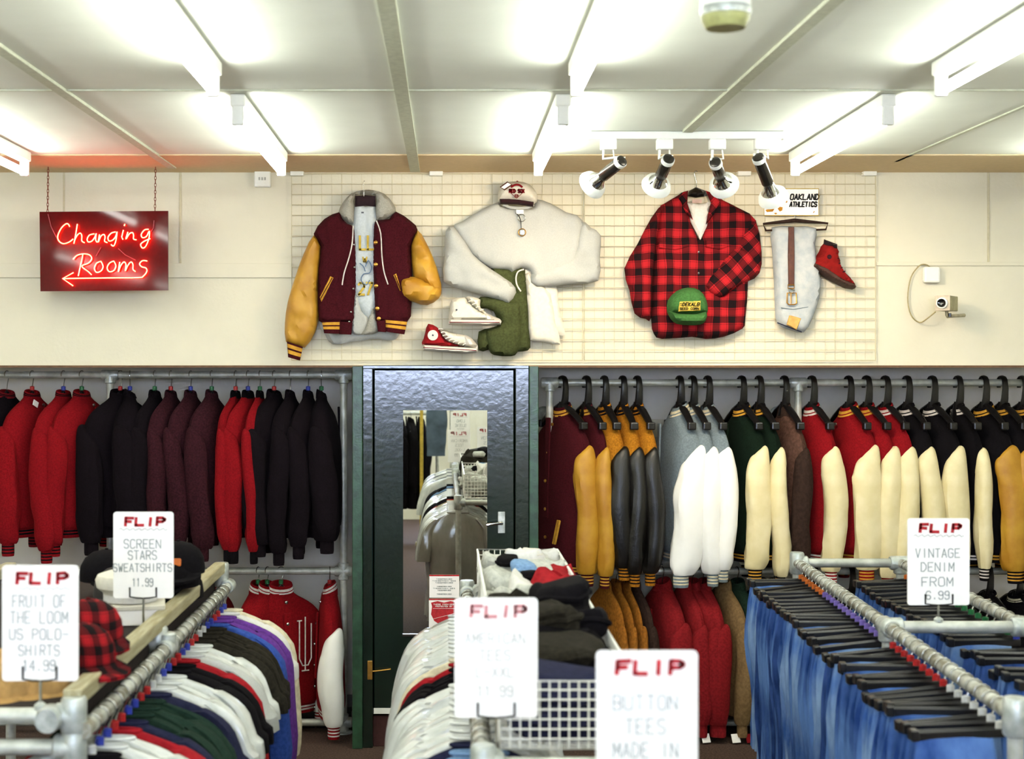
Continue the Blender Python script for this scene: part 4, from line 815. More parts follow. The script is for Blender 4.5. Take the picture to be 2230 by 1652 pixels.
# ------------------------------------------------------------------ pipe racks built into the recess
def pipe(t, name, a, b, r=RAIL_R, m=None): return MB().tube([a, b], r, 14).build(name, m or M_pipe, t, world=True)
def fitting(t, p, axes, r=0.031, L=0.05):
    mb = MB(); p = Vector(p)
    for k, ax in enumerate(axes):
        ax = Vector(ax); o = mb if k == 0 else MB()
        q = [p - ax * L, p - ax * L * 0.85, p + ax * L * 0.85, p + ax * L] if k == 0 else [p, p + ax * L * 0.9, p + ax * L]
        o.tube(q, [r * 0.86, r, r, r * 0.86] if k == 0 else [r, r, r * 0.86], 14).build('pipe_fitting', M_fit, t, world=True)
ux, uy, uz = Vector((1, 0, 0)), Vector((0, 1, 0)), Vector((0, 0, 1))
zL1, zL2, zR1, zR2 = Z(816, DR), Z(1243, DR), Z(833, DR), Z(1243, DR)
def wall_rack(label, x0, x1, posts, zt, zm, tap):
    t = thing('pipe_rack', label, 'clothes rack', ((x0 + x1) / 2, DR, 0))
    pipe(t, 'rail', (x0, DR, zt), (x1, DR, zt)); pipe(t, 'rail', (x0, DR, zm), (x1, DR, zm)); pipe(t, 'rail', (x0, DR, 0.06), (x1, DR, 0.06))
    for x in posts:
        pipe(t, 'post', (x, DR + 0.0, 0), (x, DR + 0.0, zt))
        for z in (zt, zm, 0.06): fitting(t, (x, DR, z), (ux, -uz) if z == zt else (ux, uz, -uz))
        MB().lathe([(0.055, 0), (0.055, 0.006), (0.03, 0.012), (0.028, 0.04)], 18, Matrix.Translation((x, DR, 0))).build('floor_flange', M_fit, t, world=True)
        if tap:
            pipe(t, 'wall_stay', (x, DR, zt - 0.2), (x, DB, zt - 0.2), 0.017); MB().lathe([(0.05, 0), (0.05, 0.01), (0.02, 0.03)], 18, Matrix.Translation((x - 0.0, DB, zt - 0.2)) @ Matrix.Rotation(math.pi / 2, 4, 'X')).build('wall_flange', M_fit, t, world=True)
    return t
wall_rack('two tier pipe rack in the recess below the neon sign', -4.2, X(748, DR), (X(240, DR), X(748, DR), -3.4), zL1, zL2, False)
wall_rack('two tier pipe rack in the recess beyond the door, with varsity jackets', X(1197, DR), 4.2, (X(1197, DR), X(1738, DR), 3.55), zR1, zR2, True)

# upper jackets beyond the door: hook pixel, body, sleeve, trim, stripe, colour words, snaps, pockets, yaw, bend, flare
rad = math.radians
RU = [(1225, M_maroon, M_mustard, M_maroon, M_goldrib, 'maroon varsity jacket with mustard leather sleeves', M_brass, M_goldrib, 46, .01, 0.02, 1.15),
      (1277, M_maroon, M_mustard, M_maroon, M_goldrib, 'maroon varsity jacket with mustard leather sleeves', M_brass, M_goldrib, 30, .0, 0, .75),
      (1316, M_ochre, M_blackl, M_ochre, M_blackw, 'ochre varsity jacket with black leather sleeves', None, None, 20, .01, 0.01, 1.0),
      (1356, M_ochre, M_blackl, M_ochre, M_blackw, 'ochre varsity jacket with black leather sleeves', None, None, 16, .0, 0, .85),
      (1388, M_ochre, M_blackl, M_ochre, M_blackw, 'ochre varsity jacket with black leather sleeves', None, None, 20, .0, 0, .85),
      (1480, M_bluegrey, M_whitel, M_bluegrey, M_creamrib, 'blue grey varsity jacket with white leather sleeves', None, None, 14, .02, -0.11, 1.35),
      (1508, M_bluegrey, M_whitel, M_bluegrey, M_creamrib, 'blue grey varsity jacket with white leather sleeves', None, None, 18, .0, 0.03, .95),
      (1541, M_bluegrey, M_whitel, M_bluegrey, M_creamrib, 'blue grey varsity jacket with white leather sleeves', None, None, 20, .0, 0, .9),
      (1615, M_dgreen, M_creaml, M_blackw, M_goldrib, 'dark green varsity jacket with cream sleeves', None, None, 22, .0, -0.03, 1.1),
      (1653, M_dgreen, M_creaml, M_blackw, M_goldrib, 'dark green varsity jacket with cream sleeves', None, None, 18, .0, 0, .8),
      (1708, M_brown, M_dbrown, M_dbrown, M_dbrown, 'brown suede jacket with dark sleeves', None, None, 16, .0, 0, .8),
      (1768, M_red, M_creaml, M_red, M_whiterib, 'red varsity jacket with cream sleeves and white stripes', M_steel, None, 20, .0, 0, 1.0),
      (1848, M_red, M_creaml, M_red, M_goldrib, 'red varsity jacket with cream sleeves and gold stripes', M_steel, None, 18, .0, 0, 1.3),
      (1887, M_red, M_creaml, M_red, M_goldrib, 'red varsity jacket with cream sleeves and gold stripes', None, None, 22, .0, -0.02, 1.0),
      (1928, M_red, M_creaml, M_red, M_whiterib, 'red varsity jacket with cream sleeves and white stripes', None, None, 20, .0, -0.02, .95),
      (1975, M_blackw, M_creaml, M_blackw, M_whiterib, 'black varsity jacket with cream sleeves', None, M_creamrib, 16, .0, 0, .95),
      (2030, M_blackw, M_creaml, M_blackw, M_whiterib, 'black varsity jacket with cream sleeves', None, None, 18, .0, 0, 1.1),
      (2086, M_blackw, M_creaml, M_blackw, M_whiterib, 'black varsity jacket with cream sleeves', None, None, 12, .0, 0, .7),
      (2142, M_blackw, M_mustard, M_blackw, M_goldrib, 'black varsity jacket with mustard sleeves', None, None, 14, .0, 0.04, 1.3),
      (2182, M_blackw, M_mustard, M_blackw, M_goldrib, 'black varsity jacket with mustard sleeves', None, None, 16, .0, 0, .9),
      (2226, M_blackw, M_creaml, M_blackw, M_goldrib, 'black varsity jacket with cream sleeves and gold stripes', None, None, 16, .0, 0, .9)]
for k, (px, bo, sl_, tr, stp, words_, sn, po, yaw, bend, fl_, dp) in enumerate(RU):
    x = X(px, DR); rz = rad(-90 + yaw * 0.6)
    black_hanger('black plastic hanger, %s from the door on the upper varsity rail' % nth(k), (x, DR, zR1), rz, 'black hangers on the upper rail')
    jacket('varsity_jacket', '%s, %s from the door on upper rail' % (words_, nth(k)), 'jacket', 'varsity jackets on the upper rail', (x, DR, zR1), rz, bo, sl_, tr, stp,
           drop=0.19, collar=0.062, bulge=0.30, Ln=0.83 if k else 0.90, sl=0.95 + R.uniform(-0.03, 0.03), deep=dp * 0.8, snaps=sn, pockets=po, bend=bend + R.uniform(-0.012, 0.022), flare=fl_ + R.uniform(-0.015, 0.02), seed=k * 1.7)

# upper jackets below the neon sign
LU = [(15, M_navy, M_navy, M_redd, 'black wool jacket with red collar trim', None, 17, 1.0), (70, M_red, M_red, M_red, 'red wool baseball jacket', M_beadR, 17, 1.0), (138, M_red, M_red, M_red, 'red wool baseball jacket', M_beadB, 17, .9), (178, M_red, M_red, M_red, 'red wool baseball jacket', M_beadG, 22, 1.1),
      (262, M_navy, M_navy, M_navy, 'black wool jacket', M_beadR, 34, 1.3), (283, M_navy, M_navy, M_navy, 'black wool jacket', M_beadB, -10, 1.3), (337, M_navy, M_navy, M_navy, 'black wool jacket', M_beadG, 10, .9), (372, M_plum, M_plum, M_plum, 'dark plum wool jacket', M_beadR, 12, .8),
      (415, M_plum, M_plum, M_plum, 'dark plum wool jacket', M_beadB, 14, .85), (461, M_plum, M_plum, M_plum, 'dark plum wool jacket', M_beadG, 12, 1.0), (513, M_red, M_red, M_blackw, 'red wool jacket with black collar', M_beadR, 12, .6), (540, M_red, M_red, M_blackw, 'red wool jacket with black collar', M_beadB, 16, .8),
      (566, M_red, M_red, M_blackw, 'red wool jacket with black cuffs', M_beadG, 6, .6), (597, M_navy, M_navy, M_navy, 'black wool jacket', M_beadR, 20, 1.2), (632, M_navy, M_navy, M_navy, 'black wool jacket', None, 8, .9), (671, M_navy, M_navy, M_navy, 'black wool jacket', M_beadB, 10, .9), (700, M_navy, M_navy, M_navy, 'black wool jacket', M_beadG, -6, 1.1)]
for k, (px, bo, sl_, tr, words_, bead, yaw, dp) in enumerate(LU):
    x = X(px, DR); rz = rad(90 - yaw); n = nth(len(LU) - 1 - k)
    wire_hanger('wire hook hanger, %s from the door post on upper dark jacket rail' % n, (x, DR, zL1), rz, 'hangers on the dark jacket rail', bead, 0.085)
    j = jacket('wool_jacket', '%s, %s from the door post on upper rail' % (words_, n), 'jacket', 'wool jackets under the neon sign', (x, DR, zL1), rz, bo, sl_, tr, M_blackw if tr in (M_red, M_redd) else tr,
           drop=0.125, Ln=0.80, sl=0.90 + R.uniform(-0.03, 0.05), deep=dp * 0.85, snaps=M_steel if k in (1, 3) else None, bend=R.uniform(-0.015, 0.015), flare=R.uniform(-0.05, 0.02), cslim=0.6, bulge=0.22, seed=40 + k * 1.7, collar=0.03)
    if k == 1: MB().box((-0.05, -0.056, -0.165), (0.05, 0.004, 0.032), Matrix.Rotation(0.4, 3, 'Y')).build('price_label', M_card, j, smooth=False)

# lower jackets below the neon sign: red with white sleeves
LL = [(440, 10, 'plain'), (470, 14, 'plain'), (562, 18, 'plain'), (582, 22, 'plain'), (612, 62, 'script'), (718, 172, 'plain')]
for k, (px, yaw, kind) in enumerate(LL):
    x = X(px, DR); rz = rad(90 - yaw); n = nth(len(LL) - 1 - k)
    wire_hanger('wire hook hanger, %s from the door post on the lower red jacket rail' % n, (x, DR, zL2), rz, 'hangers on the red jacket rail', M_beadG if k < 5 else M_beadR, 0.07)
    j = jacket('varsity_jacket', 'red white sleeved varsity jacket, %s from door post on lower rail' % n, 'jacket', 'red varsity jackets on the lower rail', (x, DR, zL2), rz, M_red, M_whitel, M_red, M_whiterib,
           drop=0.125, Ln=0.70, sl=0.785, deep=0.82, snaps=M_steel if k > 3 else None, seed=80 + k * 2.1, collar=0.055)
    if kind == 'script':
        mb = MB()
        for pl in ([(0.075, -0.18), (0.075, -0.40), (0.095, -0.44), (0.13, -0.44), (0.15, -0.40), (0.15, -0.20)], [(0.06, -0.18), (0.09, -0.18)], [(0.112, -0.16), (0.112, -0.47)], [(0.09, -0.47), (0.135, -0.47)]):
            mb.tube([(x_, -0.088 - 0.012 * max(0, 1 - abs(x_ - 0.05) * 4), z_ - 0.1) for x_, z_ in pl], 0.004, 6)
        mb.build('chest_lettering', M_whiterib, j)

# lower garments beyond the door
RL = [(1318, M_tan, 'tan suede jacket', 0.36, 0), (1341, M_tan, 'tan suede jacket', 0.36, 0), (1362, M_tan, 'tan suede jacket', 0.36, 0), (1383, M_dbrown, 'dark brown suede jacket', 0.5, 0), (1442, M_crimson, 'crimson wool jacket', 1.1, 0), (1490, M_crimson, 'crimson wool jacket', .8, 0), (1507, M_crimson, 'crimson wool jacket', .8, 0), (1530, M_crimson, 'crimson wool jacket', .9, 0),
      (1575, M_khaki, 'khaki cloth jacket', 0.8, 0), (1605, M_pgreen, 'bottle green jacket', 0.8, 0), (1655, M_blackw, 'black wool jacket', 0.9, 0), (1684, M_blackw, 'black wool jacket', .8, 0), (1770, M_blackw, 'black wool jacket', 1.0, 1), (1850, M_blackw, 'black wool jacket', 1.0, 1), (1925, M_blackw, 'black wool jacket', 1.0, 1), (1990, M_blackw, 'black wool jacket', 1.0, 1), (2080, M_blackw, 'black wool jacket', 1.0, 1), (2150, M_blackw, 'black wool jacket', 1.0, 1), (2215, M_blackw, 'black wool jacket', 1.0, 1)]
for k, (px, m, words_, dp, bh) in enumerate(RL):
    x = X(px, DR); rz = rad(-90 + R.uniform(12, 20))
    lab = '%s hanger, %s from the door on the lower rail beyond the door' % ('black plastic' if bh else 'wire hook', nth(k))
    if bh: black_hanger(lab, (x, DR, zR2), rz, 'hangers on the lower rail beyond the door')
    else: wire_hanger(lab, (x, DR, zR2), rz, 'hangers on the lower rail beyond the door', None, 0.075)
    jacket('cloth_jacket', '%s, %s from the door on the lower rail beyond the door' % (words_, nth(k)), 'jacket', 'jackets on the lower rail beyond the door', (x, DR, zR2), rz, m, m, m if not bh else M_blackw, M_creamrib if bh else m,
           drop=0.17 if bh else 0.10, Ln=0.62 if k < 4 else 0.70, sl=0.72 if bh else 0.80, deep=dp * 0.85, seed=120 + k * 1.3)
    if k in (6, 8, 9): MB().box((0.25, -0.05, -0.905), (0.05, 0.05, 0.004), Matrix.Rotation(1.1, 3, 'Y')).build('swing_tag', M_card if k != 9 else M_redd, [o for o in C.objects if o.type == 'EMPTY'][-1], smooth=False)

# ------------------------------------------------------------------ builder: price cards on wire stands
def price_card(label, px0, py0, px1, py1, d, lines, foot, pen, ink, tilt=0.0, both=True, stem=True, clip=True):
    a, b = P(px0, py0, d), P(px1, py1, d); w = b.x - a.x; h = a.z - b.z; cx = (a.x + b.x) / 2
    t = thing('price_card', label, 'sign', (cx, d, b.z), tilt, 'price cards on the racks')
    rr = 0.010; o = []
    for (sx, sz, a0) in ((1, 1, 0), (-1, 1, 90), (-1, 0, 180), (1, 0, 270)):
        for k in range(5):
            an = math.radians(a0 + k * 22.5); o.append((sx * (w / 2 - rr) + rr * math.cos(an), (h - rr if sz else rr) + rr * math.sin(an)))
    MB().loft([[(x, -0.002, z) for x, z in o], [(x, 0.002, z) for x, z in o]]).build('card', M_card, t, smooth=False)
    for side in ((1, -1) if both else (1,)):
        X_, N_ = Vector((side, 0, 0)), Vector((0, -side, 0)); yy = -0.0022 * side
        mb = MB(); strokes(mb, 'FLIP', Vector((-side * w * 0.30, yy, h * 0.845)), w * 0.70, h * 0.085, w * 0.024, X_, (0, 0, 1), N_, slant=0.05, jit=0.03)
        mb.build('heading_lettering', ink, t, smooth=False)
        mb = MB(); q = [Vector((side * (-0.4 + 0.8 * k / 24) * w, yy - 0.0008 * side, h * 0.80 + 0.004 * math.sin(k * 2.1) * (1 if k % 3 else -0.4))) for k in range(25)]
        mb.tube(q, 0.0008, 4); mb.build('underline_lettering', pen, t)
        mb = MB()
        for txt, zc, ww, hh in lines:
            strokes(mb, txt, Vector((-side * w * ww / 2, yy, h * zc)), w * ww, h * hh, 0.0013, X_, (0, 0, 1), N_, jit=0.02)
        mb.build('pen_lettering', pen, t, smooth=False)
    if clip:
        zc = h * 0.02
        for s in (-1, 1): MB().tube([(s * w * 0.22, -0.007, h * 0.13), (s * w * 0.22, -0.007, zc), (s * w * 0.10, -0.007, zc - 0.004), (0, 0, zc - 0.006)], 0.003, 6).build('clip_wire', M_black, t)
    if stem: MB().tube([(0, 0, h * 0.02 - 0.004), (0, 0, foot - b.z)], 0.004, 6).build('stem', M_steel, t); MB().lathe([(0.016, 0), (0.016, 0.01), (0.006, 0.018)], 12, Matrix.Translation((0, 0, foot - b.z - 0.002))).build('stem_foot', M_fit, t)
    return t

# ------------------------------------------------------------------ builder: tops on a floor rack rail running along Y
def rack_top(name, label, group, loc, m, Ln=0.66, a=0.29, seed=0.0, yaw=0.0, sleeve=0.26, puffy=1.0, m2=None, long=False):
    """thin hanging top: local X across the rail, origin at the rail"""
    t = thing(name, label, 'shirt' if not long else 'sweatshirt', loc, yaw, group); z0 = -0.085
    tb = [(0.0, 0.075, 0.014), (-0.015, 0.12, 0.017), (-0.035, 0.17, 0.020), (-0.065, 0.215, 0.023), (-0.11, 0.25, 0.026), (-0.17, 0.262, 0.028), (-0.30, 0.255, 0.030), (-0.48, 0.25, 0.032), (-Ln, 0.25, 0.030)]
    MB().loft([ell(0, 0, z0 + z, a_ * a / 0.29, b_ * puffy, 26, 2.3, (0.55, 1.6, 3.0, seed)) for z, a_, b_ in interp(tb, 2)]).build('body', m, t)
    for s in (-1, 1):
        L = 0.60 if long else sleeve
        st = [(-0.045, 0.175, 0.03, 0.018), (-0.075, 0.215, 0.04, 0.022), (-0.12, 0.250, 0.045, 0.027), (-0.19, 0.272, 0.050, 0.032), (-L * 0.8, 0.292, 0.052, 0.034), (-L, 0.300, 0.050 if not long else 0.034, 0.032)]
        MB().loft([ell(s * x * a / 0.29, 0.006 * math.sin(z * 14 + seed), z0 + z, rx, ry * puffy, 16, 2.2, (0.4, 1.5, 6.0, seed + s)) for z, x, rx, ry in interp(st, 2)]).build('sleeve', m2 or m, t)
    MB().tube([(0.075 * math.cos(k * math.pi / 6), 0.018 * math.sin(k * math.pi / 6), z0 + 0.003) for k in range(12)], 0.006, 6, closed=True).build('neck_rib', m2 or m, t)
    return t
def frame_rack(t, rails, posts, cross, m=M_pipe_worn):
    for a, b in rails: pipe(t, 'rail', a, b, RAIL_R, m)
    for (x, y, z) in posts:
        pipe(t, 'post', (x, y, 0), (x, y, z), RAIL_R, M_pipe)
        MB().lathe([(0.05, 0), (0.05, 0.006), (0.026, 0.03)], 16, Matrix.Translation((x, y, 0))).build('floor_flange', M_fit, t, world=True)
    for a, b in cross: pipe(t, 'cross_bar', a, b, RAIL_R, M_pipe)

# ------------------------------------------------------------------ cap bin rack beside the camera
zT, zP = H - 0.85, H - 0.93
yF, yN, yM = 6.06, 3.66, 4.73; xa, xo = -0.955, -1.85
lr = thing('bin_rack', 'pipe rack with timber edged cap bin and a shirt rail, below the neon sign', 'clothes rack', ((xa + xo) / 2, (yF + yN) / 2, 0))
frame_rack(lr, [((xa + 0.03, yN - 0.02, zP), (xa + 0.03, yF, zP))], [(xa, yF, zT + 0.02), (xa, yN, zT), (xa, yM, zT - 0.05), (xo, yF, zT), (xo, yN, zT)],
           [((xa, yF, zT - 0.03), (xo, yF, zT - 0.03)), ((xa, yF, zT - 0.12), (xo, yF, zT - 0.12)), ((xa, yN, zT - 0.045), (xo, yN, zT - 0.045)), ((xa, yN, zT - 0.125), (xo, yN, zT - 0.125)), ((xa, yM, zT - 0.06), (xo, yM, zT - 0.06))])
MB().box((xa - 0.005, (yF + yN) / 2, zT), (0.05, yF - yN, 0.045)).build('timber_rail', M_wood, lr, smooth=False, world=True, bevel=0.006)
MB().box((xo, (yF + yN) / 2, zT), (0.05, yF - yN, 0.045)).build('timber_rail', M_wood, lr, smooth=False, world=True, bevel=0.006)
zB = zT - 0.03
MB().box(((xa + xo) / 2, (yF + yN) / 2, zB - 0.01), (xa - xo - 0.05, yF - yN - 0.05, 0.02)).build('bin_floor', mat('dark_hardboard', '#2a211c', 0.9, bump=0.1), lr, smooth=False, world=True)
for x in (xa - 0.03, xo + 0.03): MB().box((x, (yF + yN) / 2, zT - 0.07), (0.012, yF - yN, 0.10)).build('bin_side', MATS['dark_hardboard'], lr, smooth=False, world=True)
for y, z in ((yF, zT - 0.03), (yN, zT - 0.045), (yN, zT - 0.125)): fitting(lr, (xa, y, z), (uz, -ux), 0.033, 0.05)
fitting(lr, (xa + 0.03, yM, zP + 0.0), (uy, uz), 0.031, 0.05); fitting(lr, (xa, yM, zT - 0.06), (uz, -ux), 0.033, 0.05); fitting(lr, (xa + 0.03, yF, zP), (uy,), 0.03, 0.04)
MB().lathe([(0.03, -0.03), (0.034, -0.02), (0.034, 0.02), (0.03, 0.03)], 18, Matrix.Translation((xa - 0.055, yN - 0.028, zT - 0.045)) @ Matrix.Rotation(math.pi / 2, 4, 'X')).build('pipe_plug', M_fit, lr, world=True)
LT = [('cream', M_creamrib, 1), ('white', M_tee, 1), ('purple', M_purple, 2), ('blue', M_blue, 1), ('black', M_olivek, 4), ('clear wrapped white', M_poly, 2), ('light grey', M_greyj, 1), ('red', M_canvasr, 1), ('black', M_blackw, 2), ('clear wrapped white', M_poly, 3), ('navy', M_navyj, 1), ('bottle green', M_pgreen, 3), ('navy', M_navyj, 1), ('red', M_canvasr, 1), ('clear wrapped white', M_poly, 2), ('black', M_blackw, 1)]
seq = [(n, m) for n, m, c in LT for _ in range(c)]; NB = len(seq)
beads = [M_beadB, M_beadR, M_beadB, M_beadW, M_beadR]; bw = ['blue', 'red', 'blue', 'white', 'red']
for k, (n, m) in enumerate(seq):
    y = yF - 0.12 - (yF - yN - 0.18) * k / (NB - 1); loc = (xa + 0.03, y, zP); yw = rad(R.uniform(-5, 5)); bi = (k // 2) % 5
    long = n in ('purple', 'blue', 'cream', 'red', 'bottle green')
    wire_hanger('wire hook hanger with %s size bead, %s from the far end of bin rack rail' % (bw[bi], nth(k)), loc, yw, 'hangers on the bin rack rail', beads[bi], 0.075, 0.2)
    rack_top('sweatshirt' if long else 'tee_shirt', '%s %s, %s from the far end of bin rack rail' % (n, 'sweatshirt' if long else 'tee', nth(k)), 'tops on the bin rack rail', loc, m, Ln=0.72, a=0.275 + R.uniform(-0.012, 0.012), seed=k * 2.3, yaw=yw, long=long, puffy=1.6)

# caps lying in the bin
def cap(label, loc, rotz, m, m_brim, badge=None, group='caps in the timber bin', flat=False):
    t = thing('baseball_cap', label, 'cap', loc, rotz, group)
    pr = [(0.098, 0.0), (0.099, 0.02), (0.094, 0.055), (0.078, 0.085), (0.05, 0.106), (0.02, 0.115), (0.001, 0.117)]
    MB().lathe(pr, 24, Matrix.Scale(1.12, 4, (0, 1, 0)), cap=(True, False)).build('crown', m, t)
    rg = []
    for k in range(9):
        an = math.radians(-160 + k * 17.5); rg.append((an, 0.07 * math.sin((k) * math.pi / 8)))
    top = []; 
    for dz in (0.006, -0.004):
        inner = [(0.096 * math.cos(a), 0.105 * math.sin(a), dz + 0.004) for a, e in rg]; outer = [((0.098 + e) * math.cos(a), (0.108 + e) * math.sin(a), dz - e * 0.25) for a, e in rg]
        top.append(inner + outer[::-1])
    MB().loft(top).build('brim', m_brim, t, smooth=False)
    MB().lathe([(0.007, 0.114), (0.006, 0.121), (0.001, 0.122)], 10).build('top_button', m_brim, t)
    if badge: MB().box((0, -0.098, 0.05), (0.06, 0.022, 0.03), Matrix.Rotation(-0.25, 3, 'X')).build('front_badge', badge, t, smooth=False, bevel=0.006)
    return t
zb = zB + 0.001
def on_bin(px, py, d): p = P(px, py, d); return (p.x, p.y, max(p.z, zb))
cap('red black checked cap topmost beside the polo shirts card, in the bin', on_bin(192, 1392, 4.10), 0.5, PLc, PLc)
cap('red black checked cap under the other checked cap in the bin', on_bin(172, 1445, 3.98), 0.8, PLc, PLc)
cap('red black checked cap half hidden behind the polo shirts card', on_bin(95, 1440, 4.10), 0.2, PLc, PLc)
M_tanc = mat('tan_cord', '#c49a5c', 0.9)
cap('tan cap lying beneath the polo shirts card', on_bin(10, 1530, 3.86), 0.5, M_tanc, M_tanc)
cap('tan cap at the near bin corner beside the pipe plug', on_bin(95, 1530, 3.90), 0.15, M_tanc, M_tanc)
cap('black cap with orange badge topmost beside the sweatshirts card', on_bin(388, 1246, 5.30), 0.0, M_blackw, M_blackw, M_beadO)
cap('black cap with white badge under the orange badged cap', on_bin(372, 1275, 5.26), -0.6, M_blackw, M_blackw, M_card)
cap('black cap on the bin floor beside the timber rail', on_bin(385, 1300, 5.45), -0.4, M_blackw, M_blackw)
cap('black cap beside the sweatshirts card and nearest the recess rail post', on_bin(232, 1262, 5.45), 0.8, M_blackw, M_blackw)
cap('dark grey cap hidden behind the white round hat', on_bin(262, 1300, 5.30), 0.3, mat('dark_grey_cloth', '#3a3735', 0.9), MATS['dark_grey_cloth'])
q = on_bin(278, 1350, 4.95)
t = thing('hat_box', 'white low box under the white round hat in the bin', 'box', (q[0] + 0.03, q[1], zb), 0.2)
MB().box((0, 0, 0.034), (0.19, 0.22, 0.066)).build('box_body', M_card, t, smooth=False, bevel=0.004); MB().box((0, 0, 0.06), (0.196, 0.226, 0.016)).build('box_lid', M_twill, t, smooth=False, bevel=0.003)
t = thing('round_hat', 'white flat topped round hat standing behind the sweatshirts card', 'hat', (q[0] + 0.01, q[1], zb + 0.07), 0.2)
MB().lathe([(0.085, 0.0), (0.090, 0.02), (0.096, 0.035), (0.115, 0.05), (0.120, 0.075), (0.112, 0.092), (0.08, 0.102), (0.001, 0.104)], 30).build('crown', M_twill, t)
MB().lathe([(0.087, 0.0), (0.092, 0.002), (0.093, 0.030), (0.090, 0.032)], 30, cap=(False, False)).build('hat_band', M_tee, t)
for k, (x0, x1) in enumerate(((632, 690), (694, 768))):
    a_, b_ = P(x0, 1572, 8.5), P(x1, 1572, 8.5); t = thing('storage_box', 'black storage box on the floor under the red jackets, %s the door' % ('nearer' if k else 'further from'), 'box', ((a_.x + b_.x) / 2, 8.52, 0))
    MB().box((0, 0, 0.06), (b_.x - a_.x, 0.3, 0.12)).build('box_body', M_black, t, smooth=False, bevel=0.005); MB().box((0, 0, 0.115), (b_.x - a_.x + 0.008, 0.308, 0.03)).build('box_lid', M_black, t, smooth=False, bevel=0.004)

# ------------------------------------------------------------------ basket rack in the middle
def folded(name, label, group, loc, rotz, s, m, seed, m2=None):
    """soft folded garment: rounded, sagging slab with a fold edge"""
    t = thing(name, label, 'clothing', loc, rotz, group); rings = []
    for k in range(9):
        u = k / 8; zz = s[2] * (0.5 - 0.5 * math.cos(math.pi * u)); g = 0.55 + 0.45 * math.sin(math.pi * (0.12 + 0.76 * u))
        rings.append(ell(0, 0, zz, s[0] / 2 * g, s[1] / 2 * g, 24, 3.0, (0.35, 1.4, 18.0, seed)))
    rings = [[(x, y, z + s[2] * 0.5 * noise.noise(Vector((x * 9, y * 9, seed)))) if i > 3 else (x, y, z) for x, y, z in r] for i, r in enumerate(rings)]
    MB().loft(rings).build('folded_cloth', m, t)
    mb = MB(); q = [Vector(p) * 1.02 for p in rings[4][14:24]]; mb.tube([p + Vector((0, 0, 0.002)) for p in q], s[2] * 0.12, 6); mb.build('folded_edge', m2 or m, t)
    return t
xcL, xcR, zc = 0.09, 0.47, H - 0.94
def centre_rack(label, y0, y1):
    t = thing('basket_rack', label, 'clothes rack', ((xcL + xcR) / 2, (y0 + y1) / 2, 0))
    frame_rack(t, [((xcL, y0, zc), (xcL, y1, zc)), ((xcR, y0, zc), (xcR, y1, zc))], [(xcL, y0, zc), (xcR, y0, zc), (xcL, y1, zc), (xcR, y1, zc)],
               [((xcL, y0, zc), (xcR, y0, zc)), ((xcL, y1, zc), (xcR, y1, zc)), ((xcL, (y0 + y1) / 2, zc), (xcR, (y0 + y1) / 2, zc)), ((xcL, y0, zc - 0.08), (xcR, y0, zc - 0.08))])
    for x, s in ((xcL, 1), (xcR, -1)):
        for y, s2 in ((y0, 1), (y1, -1)): fitting(t, (x, y, zc), (uz, ux * s, uy * s2), 0.032, 0.05)
    return t
centre_rack('pipe rack carrying two wire baskets in front of the door mirror', 3.36, 5.96)
centre_rack('nearer pipe rack carrying the button tees card', 1.38, 2.78)
def basket(label, x0, x1, y0, y1, z0, z1):
    t = thing('wire_basket', label, 'basket', ((x0 + x1) / 2, (y0 + y1) / 2, z0), 0, 'wire baskets'); W_, D_, H_ = x1 - x0, y1 - y0, z1 - z0
    mb = MB(); c = 0.0236
    def grid(o, u, v, lu, lv):
        for k in range(int(lu / c) + 1): mb.tube([o + u * (k * c), o + u * (k * c) + v * lv], 0.0022, 4)
        for k in range(int(lv / c) + 1): mb.tube([o + v * (k * c), o + v * (k * c) + u * lu], 0.0022, 4)
    o = Vector((x0, y0, z0)); grid(o, ux, uz, W_, H_); grid(Vector((x0, y1, z0)), ux, uz, W_, H_); grid(o, uy, uz, D_, H_); grid(Vector((x1, y0, z0)), uy, uz, D_, H_); grid(o, ux, uy, W_, D_)
    mb.build('wire_mesh', M_white, t, world=True)
    mb = MB(); mb.tube([(x0, y0, z1), (x1, y0, z1), (x1, y1, z1), (x0, y1, z1)], 0.005, 8, closed=True); mb.build('rim_wire', M_white, t, world=True)
bx0, bx1 = X(1090, 3.43), X(1389, 3.43); bz0, bz1 = zc + 0.022, H - 0.755
basket('wire basket holding dark sweatshirts and caps, nearer of the two', bx0, bx1, 3.43, 4.62, bz0, bz1)
basket('wire basket heaped with pale grey, white and red knitwear', bx0, bx1, 4.68, 5.90, bz0, bz1)
w_ = bx1 - bx0; bcx = (bx0 + bx1) / 2; fz = bz0 + 0.004
